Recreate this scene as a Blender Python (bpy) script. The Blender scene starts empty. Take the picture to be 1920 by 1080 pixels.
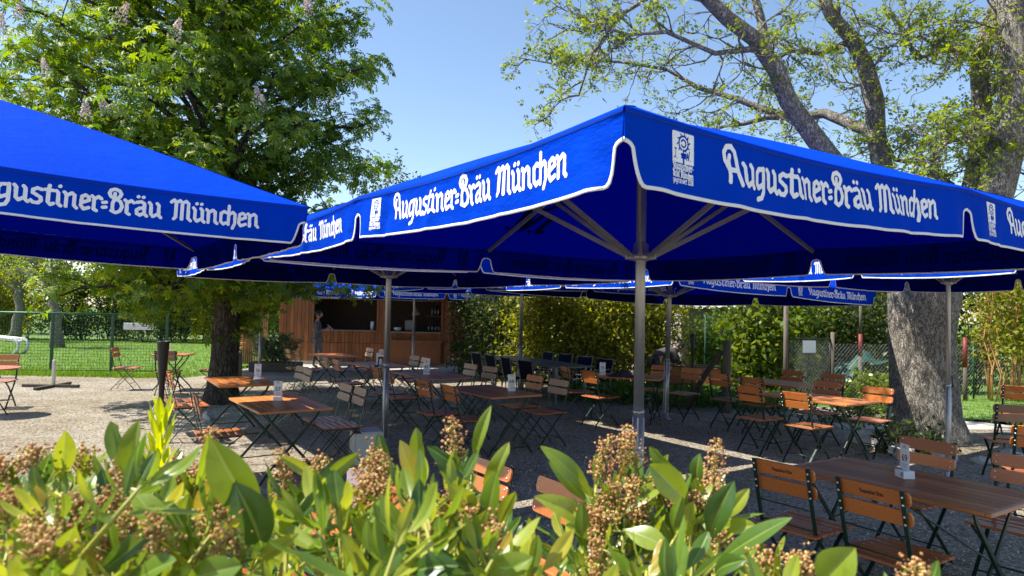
import bpy, math, random
import numpy as np
from mathutils import Vector, Matrix, Euler
random.seed(7); RNG = np.random.default_rng(11)
SC = bpy.context.scene
COL = SC.collection
PI = math.pi
R_ = math.radians
# ------------------------------------------------------------------ camera
CAM_H, F_PX = 1.8, 1300.0
PITCH, ROLL = math.atan(44 / 1300.0), R_(1.15)
cam_d = bpy.data.cameras.new('camera'); cam = bpy.data.objects.new('camera', cam_d); COL.objects.link(cam)
cam_d.sensor_width = 36.0; cam_d.lens = 36.0 * F_PX / 1920.0
cam_d.clip_start = 0.05; cam_d.clip_end = 600.0
CROT = Matrix.Rotation(PI / 2 + PITCH, 3, 'X') @ Matrix.Rotation(ROLL, 3, 'Z')
cam.matrix_world = Matrix.Translation((0, 0, CAM_H)) @ CROT.to_4x4()
cam_d.dof.use_dof = True; cam_d.dof.focus_distance = 4.6; cam_d.dof.aperture_fstop = 7.0
SC.camera = cam
# ------------------------------------------------------------------ world, sun, exposure
TO_SUN = Vector((-1.0, -0.05, 0)).normalized()
ELEV = R_(56)
world = bpy.data.worlds.new('World'); SC.world = world; world.use_nodes = True
wn = world.node_tree; bg = wn.nodes['Background']
sky = wn.nodes.new('ShaderNodeTexSky'); sky.sky_type = 'NISHITA'; sky.sun_disc = False
sky.sun_elevation = ELEV; sky.sun_rotation = math.atan2(TO_SUN.x, TO_SUN.y)
sky.air_density = 1.0; sky.dust_density = 0.3; sky.ozone_density = 1.7
wn.links.new(sky.outputs[0], bg.inputs[0]); bg.inputs[1].default_value = 0.115
sd = bpy.data.lights.new('sun', 'SUN'); sun = bpy.data.objects.new('sun', sd); COL.objects.link(sun)
sd.energy = 5.0; sd.angle = R_(0.5); sd.color = (1.0, 0.95, 0.86)
S_DIR = Vector((TO_SUN.x * math.cos(ELEV), TO_SUN.y * math.cos(ELEV), math.sin(ELEV)))
sun.rotation_euler = S_DIR.to_track_quat('Z', 'Y').to_euler()
SC.view_settings.view_transform = 'Standard'; SC.view_settings.look = 'None'
SC.view_settings.exposure = 0.95; SC.view_settings.gamma = 1.0
# ------------------------------------------------------------------ helpers
def ray(px, py): return CROT @ Vector(((px - 960) / F_PX, -(py - 540) / F_PX, -1.0))
def at(px, py, Y):                       # the point a photo pixel shows at depth Y
    d = ray(px, py); return Vector((0, 0, CAM_H)) + d * (Y / d.y)
def gnd(px, py, z=0.0):                  # the point a photo pixel shows at height z
    d = ray(px, py); return Vector((0, 0, CAM_H)) + d * ((z - CAM_H) / d.z)

class MB:
    def __init__(s): s.v = []; s.f = []; s.m = []; s.smooth = []
    def add(s, vs, fs, mi=0, sm=False):
        b = len(s.v); s.v.extend([tuple(p) for p in vs])
        for f in fs: s.f.append(tuple(i + b for i in f)); s.m.append(mi); s.smooth.append(sm)
    def box(s, c, d, rot=None, mi=0, bev=0.0):
        x, y, z = d[0] / 2, d[1] / 2, d[2] / 2
        if bev <= 0:
            vs = [Vector((a * x, b * y, e * z)) for a in (-1, 1) for b in (-1, 1) for e in (-1, 1)]
            fs = [(0, 1, 3, 2), (4, 6, 7, 5), (0, 4, 5, 1), (2, 3, 7, 6), (0, 2, 6, 4), (1, 5, 7, 3)]
        else:                            # chamfered box: three rings of corners
            b_ = min(bev, x * .9, y * .9, z * .9)
            pts = {}; vs = []
            for a in (-1, 1):
                for b in (-1, 1):
                    for e in (-1, 1):
                        for k in range(3):
                            p = [a * x, b * y, e * z]
                            for q in range(3):
                                if q != k: p[q] -= (a, b, e)[q] * b_
                            pts[(a, b, e, k)] = len(vs); vs.append(Vector(p))
            fs = []
            for k in range(3):
                o = [q for q in range(3) if q != k]
                for sgn in (-1, 1):
                    q4 = []
                    for (p, q) in ((-1, -1), (1, -1), (1, 1), (-1, 1)):
                        key = [0, 0, 0]; key[k] = sgn; key[o[0]] = p; key[o[1]] = q
                        q4.append(pts[(key[0], key[1], key[2], k)])
                    fs.append(tuple(q4))
                for p in (-1, 1):        # the edges along axis k
                    for q in (-1, 1):
                        def K(t, kk):
                            key = [0, 0, 0]; key[k] = t; key[o[0]] = p; key[o[1]] = q
                            return pts[(key[0], key[1], key[2], kk)]
                        fs.append((K(-1, o[0]), K(1, o[0]), K(1, o[1]), K(-1, o[1])))
            for a in (-1, 1):
                for b in (-1, 1):
                    for e in (-1, 1): fs.append(tuple(pts[(a, b, e, k)] for k in range(3)))
        c = Vector(c)
        if rot is not None: vs = [rot @ p for p in vs]
        s.add([p + c for p in vs], fs, mi)
    def bar(s, a, b, w, h, mi=0, up=(0, 0, 1)):      # a rectangular bar from a to b
        a = Vector(a); b = Vector(b); d = (b - a); L = d.length; d.normalize()
        x = d.cross(Vector(up))
        if x.length < 1e-4: x = d.cross(Vector((1, 0, 0)))
        x.normalize(); y = x.cross(d)
        m = Matrix((x, d, y)).transposed()
        s.box((a + b) / 2, (w, L, h), m, mi)
    def tube(s, pts, rad, n=8, mi=0, cap=True, sm=True, rough=0.0):
        pts = [Vector(p) for p in pts]
        if not hasattr(rad, '__len__'): rad = [rad] * len(pts)
        t0 = (pts[1] - pts[0]).normalized()
        x = t0.cross(Vector((0, 1, 0.13)))
        if x.length < 1e-3: x = t0.cross(Vector((1, 0, 0)))
        x.normalize(); vs = []
        for i, p in enumerate(pts):
            t = (pts[min(i + 1, len(pts) - 1)] - pts[max(i - 1, 0)])
            if t.length < 1e-9: t = t0
            t.normalize(); x = (x - t * x.dot(t)); x.normalize(); y = t.cross(x)
            for k in range(n):
                a = 2 * PI * k / n; r = rad[i]
                if rough: r *= 1 + rough * (math.sin(3 * a + i * .4 + rad[0] * 50) * .5 + math.sin(5 * a + 1.7 + i * .23) * .3 + random.uniform(-.35, .35))
                vs.append(p + x * (math.cos(a) * r) + y * (math.sin(a) * r))
        fs = [(i * n + k, i * n + (k + 1) % n, (i + 1) * n + (k + 1) % n, (i + 1) * n + k) for i in range(len(pts) - 1) for k in range(n)]
        if cap: fs += [tuple(range(n - 1, -1, -1)), tuple((len(pts) - 1) * n + k for k in range(n))]
        s.add(vs, fs, mi, sm)
    def lathe(s, prof, n=16, c=(0, 0, 0), mi=0, sm=True):
        vs = []; c = Vector(c)
        for r, z in prof:
            for k in range(n):
                a = 2 * PI * k / n; vs.append(c + Vector((math.cos(a) * r, math.sin(a) * r, z)))
        fs = [(i * n + k, i * n + (k + 1) % n, (i + 1) * n + (k + 1) % n, (i + 1) * n + k) for i in range(len(prof) - 1) for k in range(n)]
        fs += [tuple(range(n - 1, -1, -1)), tuple((len(prof) - 1) * n + k for k in range(n))]
        s.add(vs, fs, mi, sm)
    def mesh(s, name, mats):
        me = bpy.data.meshes.new(name); me.from_pydata(s.v, [], s.f)
        for m in (mats if isinstance(mats, (list, tuple)) else [mats]): me.materials.append(m)
        me.polygons.foreach_set('material_index', s.m); me.polygons.foreach_set('use_smooth', s.smooth); me.update()
        return me
    def build(s, name, mats, parent=None):
        return link(name, s.mesh(name, mats), parent)

def link(name, data, parent=None, loc=None, rz=None):
    o = bpy.data.objects.new(name, data); COL.objects.link(o)
    if parent is not None: o.parent = parent
    if loc is not None: o.location = loc
    if rz is not None: o.rotation_euler = (0, 0, rz)
    return o
def tag(o, label=None, cat=None, group=None, kind=None):
    if label: o['label'] = label
    if cat: o['category'] = cat
    if group: o['group'] = group
    if kind: o['kind'] = kind
    return o
def thing(name, label, cat, loc=(0, 0, 0), rz=0, group=None):
    return tag(link(name, None, None, loc, rz), label, cat, group)
def copy_tree(o, parent=None):
    c = o.copy(); COL.objects.link(c); c.parent = parent
    for ch in list(o.children): copy_tree(ch, c)
    return c
def np_mesh(name, V, F, mats, mi=None, smooth=False):    # V (n,3), F (m,k) numpy
    me = bpy.data.meshes.new(name); k = F.shape[1]
    me.vertices.add(len(V)); me.vertices.foreach_set('co', np.ascontiguousarray(V, dtype=np.float32).ravel())
    me.loops.add(F.size); me.loops.foreach_set('vertex_index', F.astype(np.int32).ravel())
    me.polygons.add(len(F)); me.polygons.foreach_set('loop_start', np.arange(0, F.size, k, dtype=np.int32))
    for m in (mats if isinstance(mats, (list, tuple)) else [mats]): me.materials.append(m)
    if mi is not None: me.polygons.foreach_set('material_index', np.asarray(mi, dtype=np.int32))
    if smooth: me.polygons.foreach_set('use_smooth', np.ones(len(F), dtype=bool))
    me.update(calc_edges=True); me.validate(); return me
# ------------------------------------------------------------------ materials
def new_mat(name):
    m = bpy.data.materials.new(name); m.use_nodes = True
    return m, m.node_tree, m.node_tree.nodes, m.node_tree.links
def bsdf(nt): return nt.nodes['Principled BSDF']
def ramp(nt, fac, stops):
    r = nt.nodes.new('ShaderNodeValToRGB'); nt.links.new(fac, r.inputs[0])
    el = r.color_ramp.elements
    while len(el) < len(stops): el.new(0.5)
    for e, (p, c) in zip(el, stops): e.position = p; e.color = (c[0], c[1], c[2], 1)
    return r.outputs[0]
def noise(nt, scale, detail=4, rough=.6, coord='Object', stretch=None):
    t = nt.nodes.new('ShaderNodeTexCoord'); n = nt.nodes.new('ShaderNodeTexNoise')
    n.inputs['Scale'].default_value = scale; n.inputs['Detail'].default_value = detail; n.inputs['Roughness'].default_value = rough
    src = t.outputs[coord]
    if stretch:
        mp = nt.nodes.new('ShaderNodeMapping'); mp.inputs['Scale'].default_value = stretch
        nt.links.new(src, mp.inputs[0]); src = mp.outputs[0]
    nt.links.new(src, n.inputs['Vector']); return n.outputs['Fac']
def bump(nt, h, strength, dist=.01):
    b = nt.nodes.new('ShaderNodeBump'); b.inputs['Strength'].default_value = strength; b.inputs['Distance'].default_value = dist
    nt.links.new(h, b.inputs['Height']); nt.links.new(b.outputs[0], bsdf(nt).inputs['Normal'])
def plain(name, c, rough=.6, metal=0.0, var=.25, scale=12, stretch=None, bmp=0.0, spec=.5):
    m, nt, N, L = new_mat(name)
    f = noise(nt, scale, 5, .6, stretch=stretch)
    lo = [x * (1 - var) for x in c]; hi = [min(1, x * (1 + var)) for x in c]
    L.new(ramp(nt, f, [(.3, lo), (.7, hi)]), bsdf(nt).inputs['Base Color'])
    bsdf(nt).inputs['Roughness'].default_value = rough; bsdf(nt).inputs['Metallic'].default_value = metal
    bsdf(nt).inputs['Specular IOR Level'].default_value = spec
    if bmp: bump(nt, f, bmp)
    return m
def wood(name, c, rough=.35, stretch=(1.5, 30, 30), var=.35, coat=.0):
    m, nt, N, L = new_mat(name)
    f = noise(nt, 3.0, 6, .65, stretch=stretch)
    oi = N.new('ShaderNodeObjectInfo'); gi = N.new('ShaderNodeNewGeometry')
    col = ramp(nt, f, [(.25, [x * (1 - var) for x in c]), (.75, [min(1, x * (1 + var)) for x in c])])
    ad = N.new('ShaderNodeMath'); ad.operation = 'ADD'; L.new(oi.outputs['Random'], ad.inputs[0]); L.new(gi.outputs['Random Per Island'], ad.inputs[1])
    mr = N.new('ShaderNodeMapRange'); mr.inputs[1].default_value = 0; mr.inputs[2].default_value = 2; mr.inputs[3].default_value = .45; mr.inputs[4].default_value = 1.4
    L.new(ad.outputs[0], mr.inputs[0])
    hs = N.new('ShaderNodeHueSaturation'); L.new(mr.outputs[0], hs.inputs['Value']); L.new(col, hs.inputs['Color'])
    L.new(hs.outputs[0], bsdf(nt).inputs['Base Color'])
    rr = N.new('ShaderNodeMapRange'); rr.inputs[3].default_value = rough * .75; rr.inputs[4].default_value = min(1, rough * 1.4); L.new(f, rr.inputs[0])
    L.new(rr.outputs[0], bsdf(nt).inputs['Roughness'])
    if coat: bsdf(nt).inputs['Coat Weight'].default_value = coat; bsdf(nt).inputs['Coat Roughness'].default_value = .2
    bump(nt, f, .25, .004); return m
def leafmat(name, stops, trans=.45, tcol=None, rough=.45, spec=.35, gloss=True):
    m, nt, N, L = new_mat(name)
    gi = N.new('ShaderNodeNewGeometry')
    col = ramp(nt, gi.outputs['Random Per Island'], stops)
    b = bsdf(nt); L.new(col, b.inputs['Base Color']); b.inputs['Roughness'].default_value = rough; b.inputs['Specular IOR Level'].default_value = spec
    tr = N.new('ShaderNodeBsdfTranslucent'); hs = N.new('ShaderNodeHueSaturation')
    hs.inputs['Hue'].default_value = .485; hs.inputs['Saturation'].default_value = 1.15; hs.inputs['Value'].default_value = 1.7
    L.new(col, hs.inputs['Color']); L.new(hs.outputs[0], tr.inputs[0])
    mx = N.new('ShaderNodeMixShader'); mx.inputs[0].default_value = trans
    L.new(b.outputs[0], mx.inputs[1]); L.new(tr.outputs[0], mx.inputs[2]); L.new(mx.outputs[0], N['Material Output'].inputs[0])
    return m
def bark(name, c1, c2, scale=7, stretch=(1, 1, .28), strength=1.0, dist=.05):
    m, nt, N, L = new_mat(name)
    t = N.new('ShaderNodeTexCoord'); mp = N.new('ShaderNodeMapping'); mp.inputs['Scale'].default_value = stretch
    L.new(t.outputs['Object'], mp.inputs[0])
    nz = N.new('ShaderNodeTexNoise'); nz.inputs['Scale'].default_value = scale * 1.3; nz.inputs['Detail'].default_value = 6
    L.new(mp.outputs[0], nz.inputs['Vector'])
    vm = N.new('ShaderNodeMixRGB'); vm.inputs[0].default_value = .26; L.new(mp.outputs[0], vm.inputs[1]); L.new(nz.outputs['Color'], vm.inputs[2])
    vo = N.new('ShaderNodeTexVoronoi'); vo.feature = 'DISTANCE_TO_EDGE'; vo.inputs['Scale'].default_value = scale * 1.9
    L.new(vm.outputs[0], vo.inputs['Vector'])
    v2 = N.new('ShaderNodeTexVoronoi'); v2.feature = 'DISTANCE_TO_EDGE'; v2.inputs['Scale'].default_value = scale * 4.3; L.new(vm.outputs[0], v2.inputs['Vector'])
    def edge(o, w):
        cr = N.new('ShaderNodeMapRange'); cr.inputs[1].default_value = 0; cr.inputs[2].default_value = w; L.new(o, cr.inputs[0]); return cr.outputs[0]
    e1, e2 = edge(vo.outputs['Distance'], .16), edge(v2.outputs['Distance'], .22)
    mm = N.new('ShaderNodeMath'); mm.operation = 'MULTIPLY_ADD'; mm.inputs[1].default_value = .55; mm.inputs[2].default_value = .45; L.new(e2, mm.inputs[0])
    m3 = N.new('ShaderNodeMath'); m3.operation = 'MULTIPLY'; L.new(e1, m3.inputs[0]); L.new(mm.outputs[0], m3.inputs[1])
    ns = N.new('ShaderNodeMapRange'); ns.inputs[1].default_value = .3; ns.inputs[2].default_value = .7; ns.inputs[3].default_value = .68; ns.inputs[4].default_value = 1.0; L.new(nz.outputs['Fac'], ns.inputs[0])
    mu = N.new('ShaderNodeMath'); mu.operation = 'MULTIPLY'; L.new(m3.outputs[0], mu.inputs[0]); L.new(ns.outputs[0], mu.inputs[1])
    L.new(ramp(nt, mu.outputs[0], [(.05, c1), (.45, c2), (.95, [min(1, x * 1.22) for x in c2])]), bsdf(nt).inputs['Base Color'])
    bsdf(nt).inputs['Roughness'].default_value = .95; bsdf(nt).inputs['Specular IOR Level'].default_value = .1
    bump(nt, mu.outputs[0], strength, dist); return m
def fabric(name, dif, tra, inside, mix=.45):
    m, nt, N, L = new_mat(name)
    f = noise(nt, 1.6, 3, .5); b = bsdf(nt)
    L.new(ramp(nt, f, [(.3, [x * .9 for x in dif]), (.7, [min(1, x * 1.08) for x in dif])]), b.inputs['Base Color'])
    b.inputs['Roughness'].default_value = .75; b.inputs['Specular IOR Level'].default_value = .03
    wv = noise(nt, 7, 5, .62, stretch=(1, 1, 2.2)); bump(nt, wv, .6, .02)
    tr = N.new('ShaderNodeBsdfTranslucent'); tr.inputs[0].default_value = (*tra, 1)
    mx = N.new('ShaderNodeMixShader'); mx.inputs[0].default_value = mix
    gi = N.new('ShaderNodeNewGeometry'); ins = N.new('ShaderNodeBsdfDiffuse'); ins.inputs[0].default_value = (*inside, 1)   # inner face coloured darker to deepen the shade under the canopy
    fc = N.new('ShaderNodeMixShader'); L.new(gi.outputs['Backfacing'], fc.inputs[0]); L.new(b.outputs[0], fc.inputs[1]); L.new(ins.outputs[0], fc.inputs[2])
    L.new(fc.outputs[0], mx.inputs[1]); L.new(tr.outputs[0], mx.inputs[2]); L.new(mx.outputs[0], N['Material Output'].inputs[0])
    return m
def gravel_mat():
    m, nt, N, L = new_mat('gravel')
    t = N.new('ShaderNodeTexCoord')
    vo = N.new('ShaderNodeTexVoronoi'); vo.inputs['Scale'].default_value = 40; L.new(t.outputs['Object'], vo.inputs['Vector'])
    v2 = N.new('ShaderNodeTexVoronoi'); v2.inputs['Scale'].default_value = 110; L.new(t.outputs['Object'], v2.inputs['Vector'])
    bw = N.new('ShaderNodeRGBToBW'); L.new(vo.outputs['Color'], bw.inputs[0])
    n1 = noise(nt, 1.1, 5, .6); n2 = noise(nt, .35, 4, .6)
    c = ramp(nt, bw.outputs[0], [(.1, (.26, .22, .165)), (.4, (.52, .45, .35)), (.7, (.66, .59, .48)), (.95, (.80, .75, .66))])
    c2 = ramp(nt, n1, [(.3, (.72, .69, .64)), (.65, (1, 1, 1))]); c3 = ramp(nt, n2, [(.38, (.72, .66, .57)), (.6, (1, 1, 1))])
    m1 = N.new('ShaderNodeMixRGB'); m1.blend_type = 'MULTIPLY'; m1.inputs[0].default_value = .9; L.new(c, m1.inputs[1]); L.new(c2, m1.inputs[2])
    m2 = N.new('ShaderNodeMixRGB'); m2.blend_type = 'MULTIPLY'; m2.inputs[0].default_value = .8; L.new(m1.outputs[0], m2.inputs[1]); L.new(c3, m2.inputs[2])
    L.new(m2.outputs[0], bsdf(nt).inputs['Base Color']); bsdf(nt).inputs['Roughness'].default_value = .95
    bsdf(nt).inputs['Specular IOR Level'].default_value = .15
    ad = N.new('ShaderNodeMath'); ad.operation = 'ADD'; L.new(vo.outputs['Distance'], ad.inputs[0]); L.new(v2.outputs['Distance'], ad.inputs[1])
    inv = N.new('ShaderNodeMath'); inv.operation = 'MULTIPLY'; inv.inputs[1].default_value = -1; L.new(ad.outputs[0], inv.inputs[0])
    bump(nt, inv.outputs[0], 1.0, .02); return m
M = {}
M['gravel'] = gravel_mat()
M['lawn'] = plain('lawn_soil', (.10, .18, .025), .95, var=.5, scale=3, bmp=.6)
M['paving'] = plain('paving', (.42, .39, .34), .9, var=.2, scale=6, bmp=.2)
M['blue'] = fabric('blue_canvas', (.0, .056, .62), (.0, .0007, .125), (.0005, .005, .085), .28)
M['seam'] = plain('dark_seam', (.0, .012, .16), .8, var=.1)
M['white_print'] = plain('white_print', (.80, .82, .84), .6, var=.04, scale=5)
M['trim'] = plain('white_trim', (.74, .74, .72), .7, var=.06, scale=20)
M['alu'] = plain('aluminium', (.40, .41, .42), .42, .75, var=.08, scale=8)
M['alu_dark'] = plain('grey_metal', (.24, .245, .25), .5, .6, var=.1, scale=8)
M['chair_wood'] = wood('chair_wood', (.52, .155, .032), .32, (30, 3, 30), .3, .35)
M['chair_wood_side'] = wood('seat_wood', (.46, .135, .034), .38, (30, 3, 30), .35, .3)
M['pale_wood'] = wood('pale_slats', (.36, .20, .12), .45, (30, 3, 30), .25)
M['table_wood'] = wood('table_wood', (.58, .19, .05), .4, (30, 1.2, 30), .35, .12)
bsdf(M['table_wood'].node_tree).inputs['Specular IOR Level'].default_value = .25
M['table_end'] = wood('table_edge', (.52, .18, .045), .35, (30, 2, 30), .3, .3)
M['green_metal'] = plain('dark_green_metal', (.008, .032, .021), .35, .2, var=.2)
M['rivet'] = plain('rivet', (.75, .74, .70), .3, .8, var=.02)
M['stamp'] = plain('branded_mark', (.05, .018, .008), .8, var=.1)
M['card'] = plain('card_white', (.78, .77, .78), .35, var=.03)
M['ink'] = plain('ink', (.015, .015, .02), .6, var=.1)
M['ink_light'] = plain('pale_ink', (.36, .36, .42), .6, var=.1)
M['black'] = plain('black_metal', (.008, .008, .009), .5, var=.2)
M['mesh_green'] = plain('fence_green', (.010, .075, .04), .4, .2, var=.1)
M['kiosk'] = wood('kiosk_boards', (.25, .082, .020), .55, (14, 14, 1.1), .4)
M['kiosk_dark'] = plain('kiosk_inside', (.07, .05, .035), .8)
M['batten'] = wood('battens', (.46, .22, .08), .6, (20, 20, 1.5), .35)
M['logs'] = wood('log_ends', (.55, .25, .10), .8, (9, 9, 9), .3)
M['concrete'] = plain('concrete', (.33, .31, .26), .95, var=.2, scale=3, bmp=.3)
M['stone'] = plain('rock', (.46, .44, .40), .95, var=.3, scale=6, bmp=.6)
M['old_wood'] = wood('weathered_post', (.11, .09, .065), .9, (14, 14, 1.2), .4)
M['planter'] = wood('planter_wood', (.40, .15, .05), .7, (2, 14, 14), .4)
M['red_paint'] = plain('red_paint', (.17, .022, .018), .6, var=.3)
M['bark_chestnut'] = bark('chestnut_bark', (.045, .037, .029), (.14, .115, .09), 8, (1, 1, .3))
M['bark_walnut'] = bark('walnut_bark', (.15, .125, .095), (.50, .455, .385), 9.5, (1, 1, .36), strength=1.0, dist=.05)
M['twig'] = plain('twig_bark', (.12, .09, .06), .9, var=.3)
M['leaf_chestnut'] = leafmat('chestnut_leaf', [(0, (.055, .12, .018)), (.5, (.11, .19, .022)), (.85, (.19, .27, .028)), (1, (.28, .33, .04))], .5)
M['blossom'] = plain('chestnut_blossom', (.78, .62, .54), .8, var=.25, scale=40)
M['leaf_walnut'] = leafmat('walnut_leaf', [(0, (.10, .16, .022)), (.5, (.17, .24, .03)), (1, (.28, .32, .045))], .5)
M['leaf_hedge'] = leafmat('hedge_leaf', [(0, (.10, .13, .018)), (.5, (.23, .26, .032)), (1, (.36, .36, .06))], .5)
M['leaf_laurel'] = leafmat('laurel_leaf', [(0, (.05, .10, .014)), (.5, (.12, .18, .022)), (1, (.24, .28, .04))], .35, rough=.3)
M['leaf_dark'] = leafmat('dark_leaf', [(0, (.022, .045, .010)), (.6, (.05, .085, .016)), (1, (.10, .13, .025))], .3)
M['leaf_ivy'] = leafmat('ivy_leaf', [(0, (.07, .14, .015)), (.5, (.12, .22, .022)), (1, (.20, .30, .035))], .4)
M['leaf_juniper'] = leafmat('juniper_leaf', [(0, (.09, .13, .06)), (1, (.20, .24, .12))], .3)
M['grass'] = leafmat('grass_blade', [(0, (.08, .17, .015)), (.6, (.14, .26, .022)), (1, (.24, .33, .05))], .4)
M['ground_cover'] = leafmat('cover_leaf', [(0, (.03, .085, .012)), (1, (.10, .19, .025))], .35)
M['red_flower'] = plain('red_flower', (.55, .05, .06), .7, var=.4, scale=30)
M['bud'] = plain('brown_bud', (.34, .155, .065), .75, var=.5, scale=60)
M['shrub_stem'] = plain('shrub_stem', (.34, .34, .05), .5, var=.3)
M['skin'] = plain('skin', (.45, .25, .17), .55, var=.06)
M['hair'] = plain('dark_hair', (.012, .009, .008), .5)
M['coat'] = plain('dark_coat', (.05, .047, .048), .85, var=.3)
M['grey_cloth'] = plain('grey_cloth', (.15, .145, .145), .9, var=.2)
M['trousers'] = plain('grey_trousers', (.24, .22, .22), .9, var=.2)
M['textilene'] = plain('dark_textile', (.008, .009, .012), .9, var=.2, spec=.08)
M['blue_textile'] = plain('blue_textile', (.008, .012, .035), .9, var=.2, spec=.08)
M['silver'] = plain('pale_frame', (.20, .205, .21), .4, .5, var=.05)
M['white_plastic'] = plain('white_plastic', (.68, .68, .66), .45, var=.06)
M['box_white'] = plain('painted_box', (.62, .59, .52), .6, var=.08)
M['tarp'] = plain('green_tarp', (.006, .050, .034), .6, var=.3)

# the grid the umbrellas and tables follow
U = Vector((-.552, .834, 0)); V_ = Vector((.834, .552, 0)); AZ = math.atan2(.552, .834)
# ------------------------------------------------------------------ setting: ground, lawns, paths
def sheet(name, pts, z, m, sub=0):
    mb = MB(); mb.add([(p[0], p[1], z) for p in pts], [tuple(range(len(pts)))]); o = mb.build(name, m); o['kind'] = 'structure'; return o
sheet('ground', [(-250, -60), (250, -60), (250, 400), (-250, 400)], 0, M['gravel'])
LAWN_L = [(-60, 17.2), (-9.6, 17.0), (-8.0, 17.2), (-7.6, 18.6), (-8.6, 60), (-60, 60)]
sheet('lawn', LAWN_L, .004, M['lawn'])
LAWN_R = [(7.4, 13.2), (9.2, 11.6), (13, 11.2), (40, 14), (40, 60), (5, 60), (5, 15.2)]
sheet('lawn', LAWN_R, .004, M['lawn'])
sheet('path', [(-8.0, 20.2), (-1.2, 20.0), (-1.2, 22.6), (-8.0, 22.6)], .004, M['paving'])
sheet('path', [(5.4, 11.3), (8.4, 11.6), (9.6, 10.4), (13, 9.8), (13, 11.0), (7.6, 13.0), (5.6, 12.5)], .004, M['paving'])

sheet('meadow', [(-7.5, 26), (250, 26), (250, 400), (-250, 400), (-250, 44), (-7.5, 44)], .008, M['lawn'])

def in_poly(x, y, poly):
    ins = np.zeros(len(x), bool); n = len(poly); j = n - 1
    for i in range(n):
        xi, yi = poly[i]; xj, yj = poly[j]
        with np.errstate(divide='ignore', invalid='ignore'):
            c = ((yi > y) != (yj > y)) & (x < (xj - xi) * (y - yi) / (yj - yi + 1e-12) + xi)
        ins ^= c; j = i
    return ins
def blades(name, x, y, hgt, wid, m, lean=.5):
    n = len(x); a = RNG.uniform(0, 2 * PI, n); h = hgt * RNG.uniform(.5, 1.3, n); w = wid * RNG.uniform(.6, 1.3, n)
    b = RNG.uniform(0, 2 * PI, n); l = lean * h * RNG.uniform(.2, 1, n)
    P0 = np.stack([x - np.cos(a) * w / 2, y - np.sin(a) * w / 2, np.zeros(n)], 1)
    P1 = np.stack([x + np.cos(a) * w / 2, y + np.sin(a) * w / 2, np.zeros(n)], 1)
    P2 = np.stack([x + np.cos(b) * l, y + np.sin(b) * l, h], 1)
    V = np.stack([P0, P1, P2], 1).reshape(-1, 3); F = np.arange(3 * n).reshape(-1, 3)
    o = link(name, np_mesh(name, V, F, m)); o['kind'] = 'stuff'; return o
def scatter(poly, n, x0, x1, y0, y1, power=1.0):
    t = RNG.random(n * 3) ** power; y = y0 + (y1 - y0) * t; x = RNG.uniform(x0, x1, n * 3)
    k = in_poly(x, y, poly); return x[k][:n], y[k][:n]
gx, gy = scatter(LAWN_L, 42000, -24, -6.5, 17.05, 34, 1.7); blades('grass', gx, gy, .085, .016, M['grass'])
gx, gy = scatter([(-16, 16.85), (-9.2, 16.85), (-8.2, 17.1), (-8.2, 17.6), (-16, 17.6)], 5000, -16, -8, 16.85, 17.6); blades('grass', gx, gy, .13, .014, M['grass'], .8)
gx, gy = scatter(LAWN_R, 16000, 5, 20, 11.2, 24, 1.5); blades('grass', gx, gy, .085, .016, M['grass'])
# loose stones that lie on top of the gravel
def pebbles():
    n = 26000; t = RNG.random(n); y = 3.6 + 13 * t ** 1.6; x = RNG.uniform(-.78, .78, n) * y
    s = RNG.uniform(.004, .011, n); octa = np.array([(1, 0, 0), (-1, 0, 0), (0, 1, 0), (0, -1, 0), (0, 0, .7), (0, 0, -.7)], float)
    a = RNG.uniform(0, PI, n); c, si = np.cos(a), np.sin(a)
    V = octa[None] * (s[:, None, None] * RNG.uniform(.7, 1.4, (n, 6, 1)))
    X = V[..., 0] * c[:, None] - V[..., 1] * si[:, None]; Y = V[..., 0] * si[:, None] + V[..., 1] * c[:, None]
    V = np.stack([X + x[:, None], Y + y[:, None], V[..., 2] + s[:, None] * .35], 2).reshape(-1, 3)
    f = np.array([(0, 2, 4), (2, 1, 4), (1, 3, 4), (3, 0, 4), (2, 0, 5), (1, 2, 5), (3, 1, 5), (0, 3, 5)])
    F = (f[None] + (np.arange(n) * 6)[:, None, None]).reshape(-1, 3)
    m, nt, N, L = new_mat('pebble'); gi = N.new('ShaderNodeNewGeometry')
    L.new(ramp(nt, gi.outputs['Random Per Island'], [(0, (.24, .21, .16)), (.5, (.56, .50, .40)), (1, (.68, .62, .53))]), bsdf(nt).inputs['Base Color'])
    bsdf(nt).inputs['Roughness'].default_value = .95
    o = link('loose_gravel', np_mesh('loose_gravel', V, F, m)); o['kind'] = 'stuff'
pebbles()
# fallen leaves and low plants under the trees
def litter():
    n = 1900; x = RNG.uniform(-7, 9, n); y = RNG.uniform(5, 14, n); a = RNG.uniform(0, 2 * PI, n); s = RNG.uniform(.01, .03, n)
    q = np.array([(-1, 0), (0, -.45), (1, 0), (0, .45)])
    X = (q[None, :, 0] * np.cos(a)[:, None] - q[None, :, 1] * np.sin(a)[:, None]) * s[:, None] + x[:, None]
    Y = (q[None, :, 0] * np.sin(a)[:, None] + q[None, :, 1] * np.cos(a)[:, None]) * s[:, None] + y[:, None]
    Z = np.full((n, 4), .014) + RNG.uniform(0, .012, (n, 4))
    o = link('leaf_litter', np_mesh('leaf_litter', np.stack([X, Y, Z], 2).reshape(-1, 3), np.arange(4 * n).reshape(-1, 4), M['bud'])); o['kind'] = 'stuff'
litter()
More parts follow.
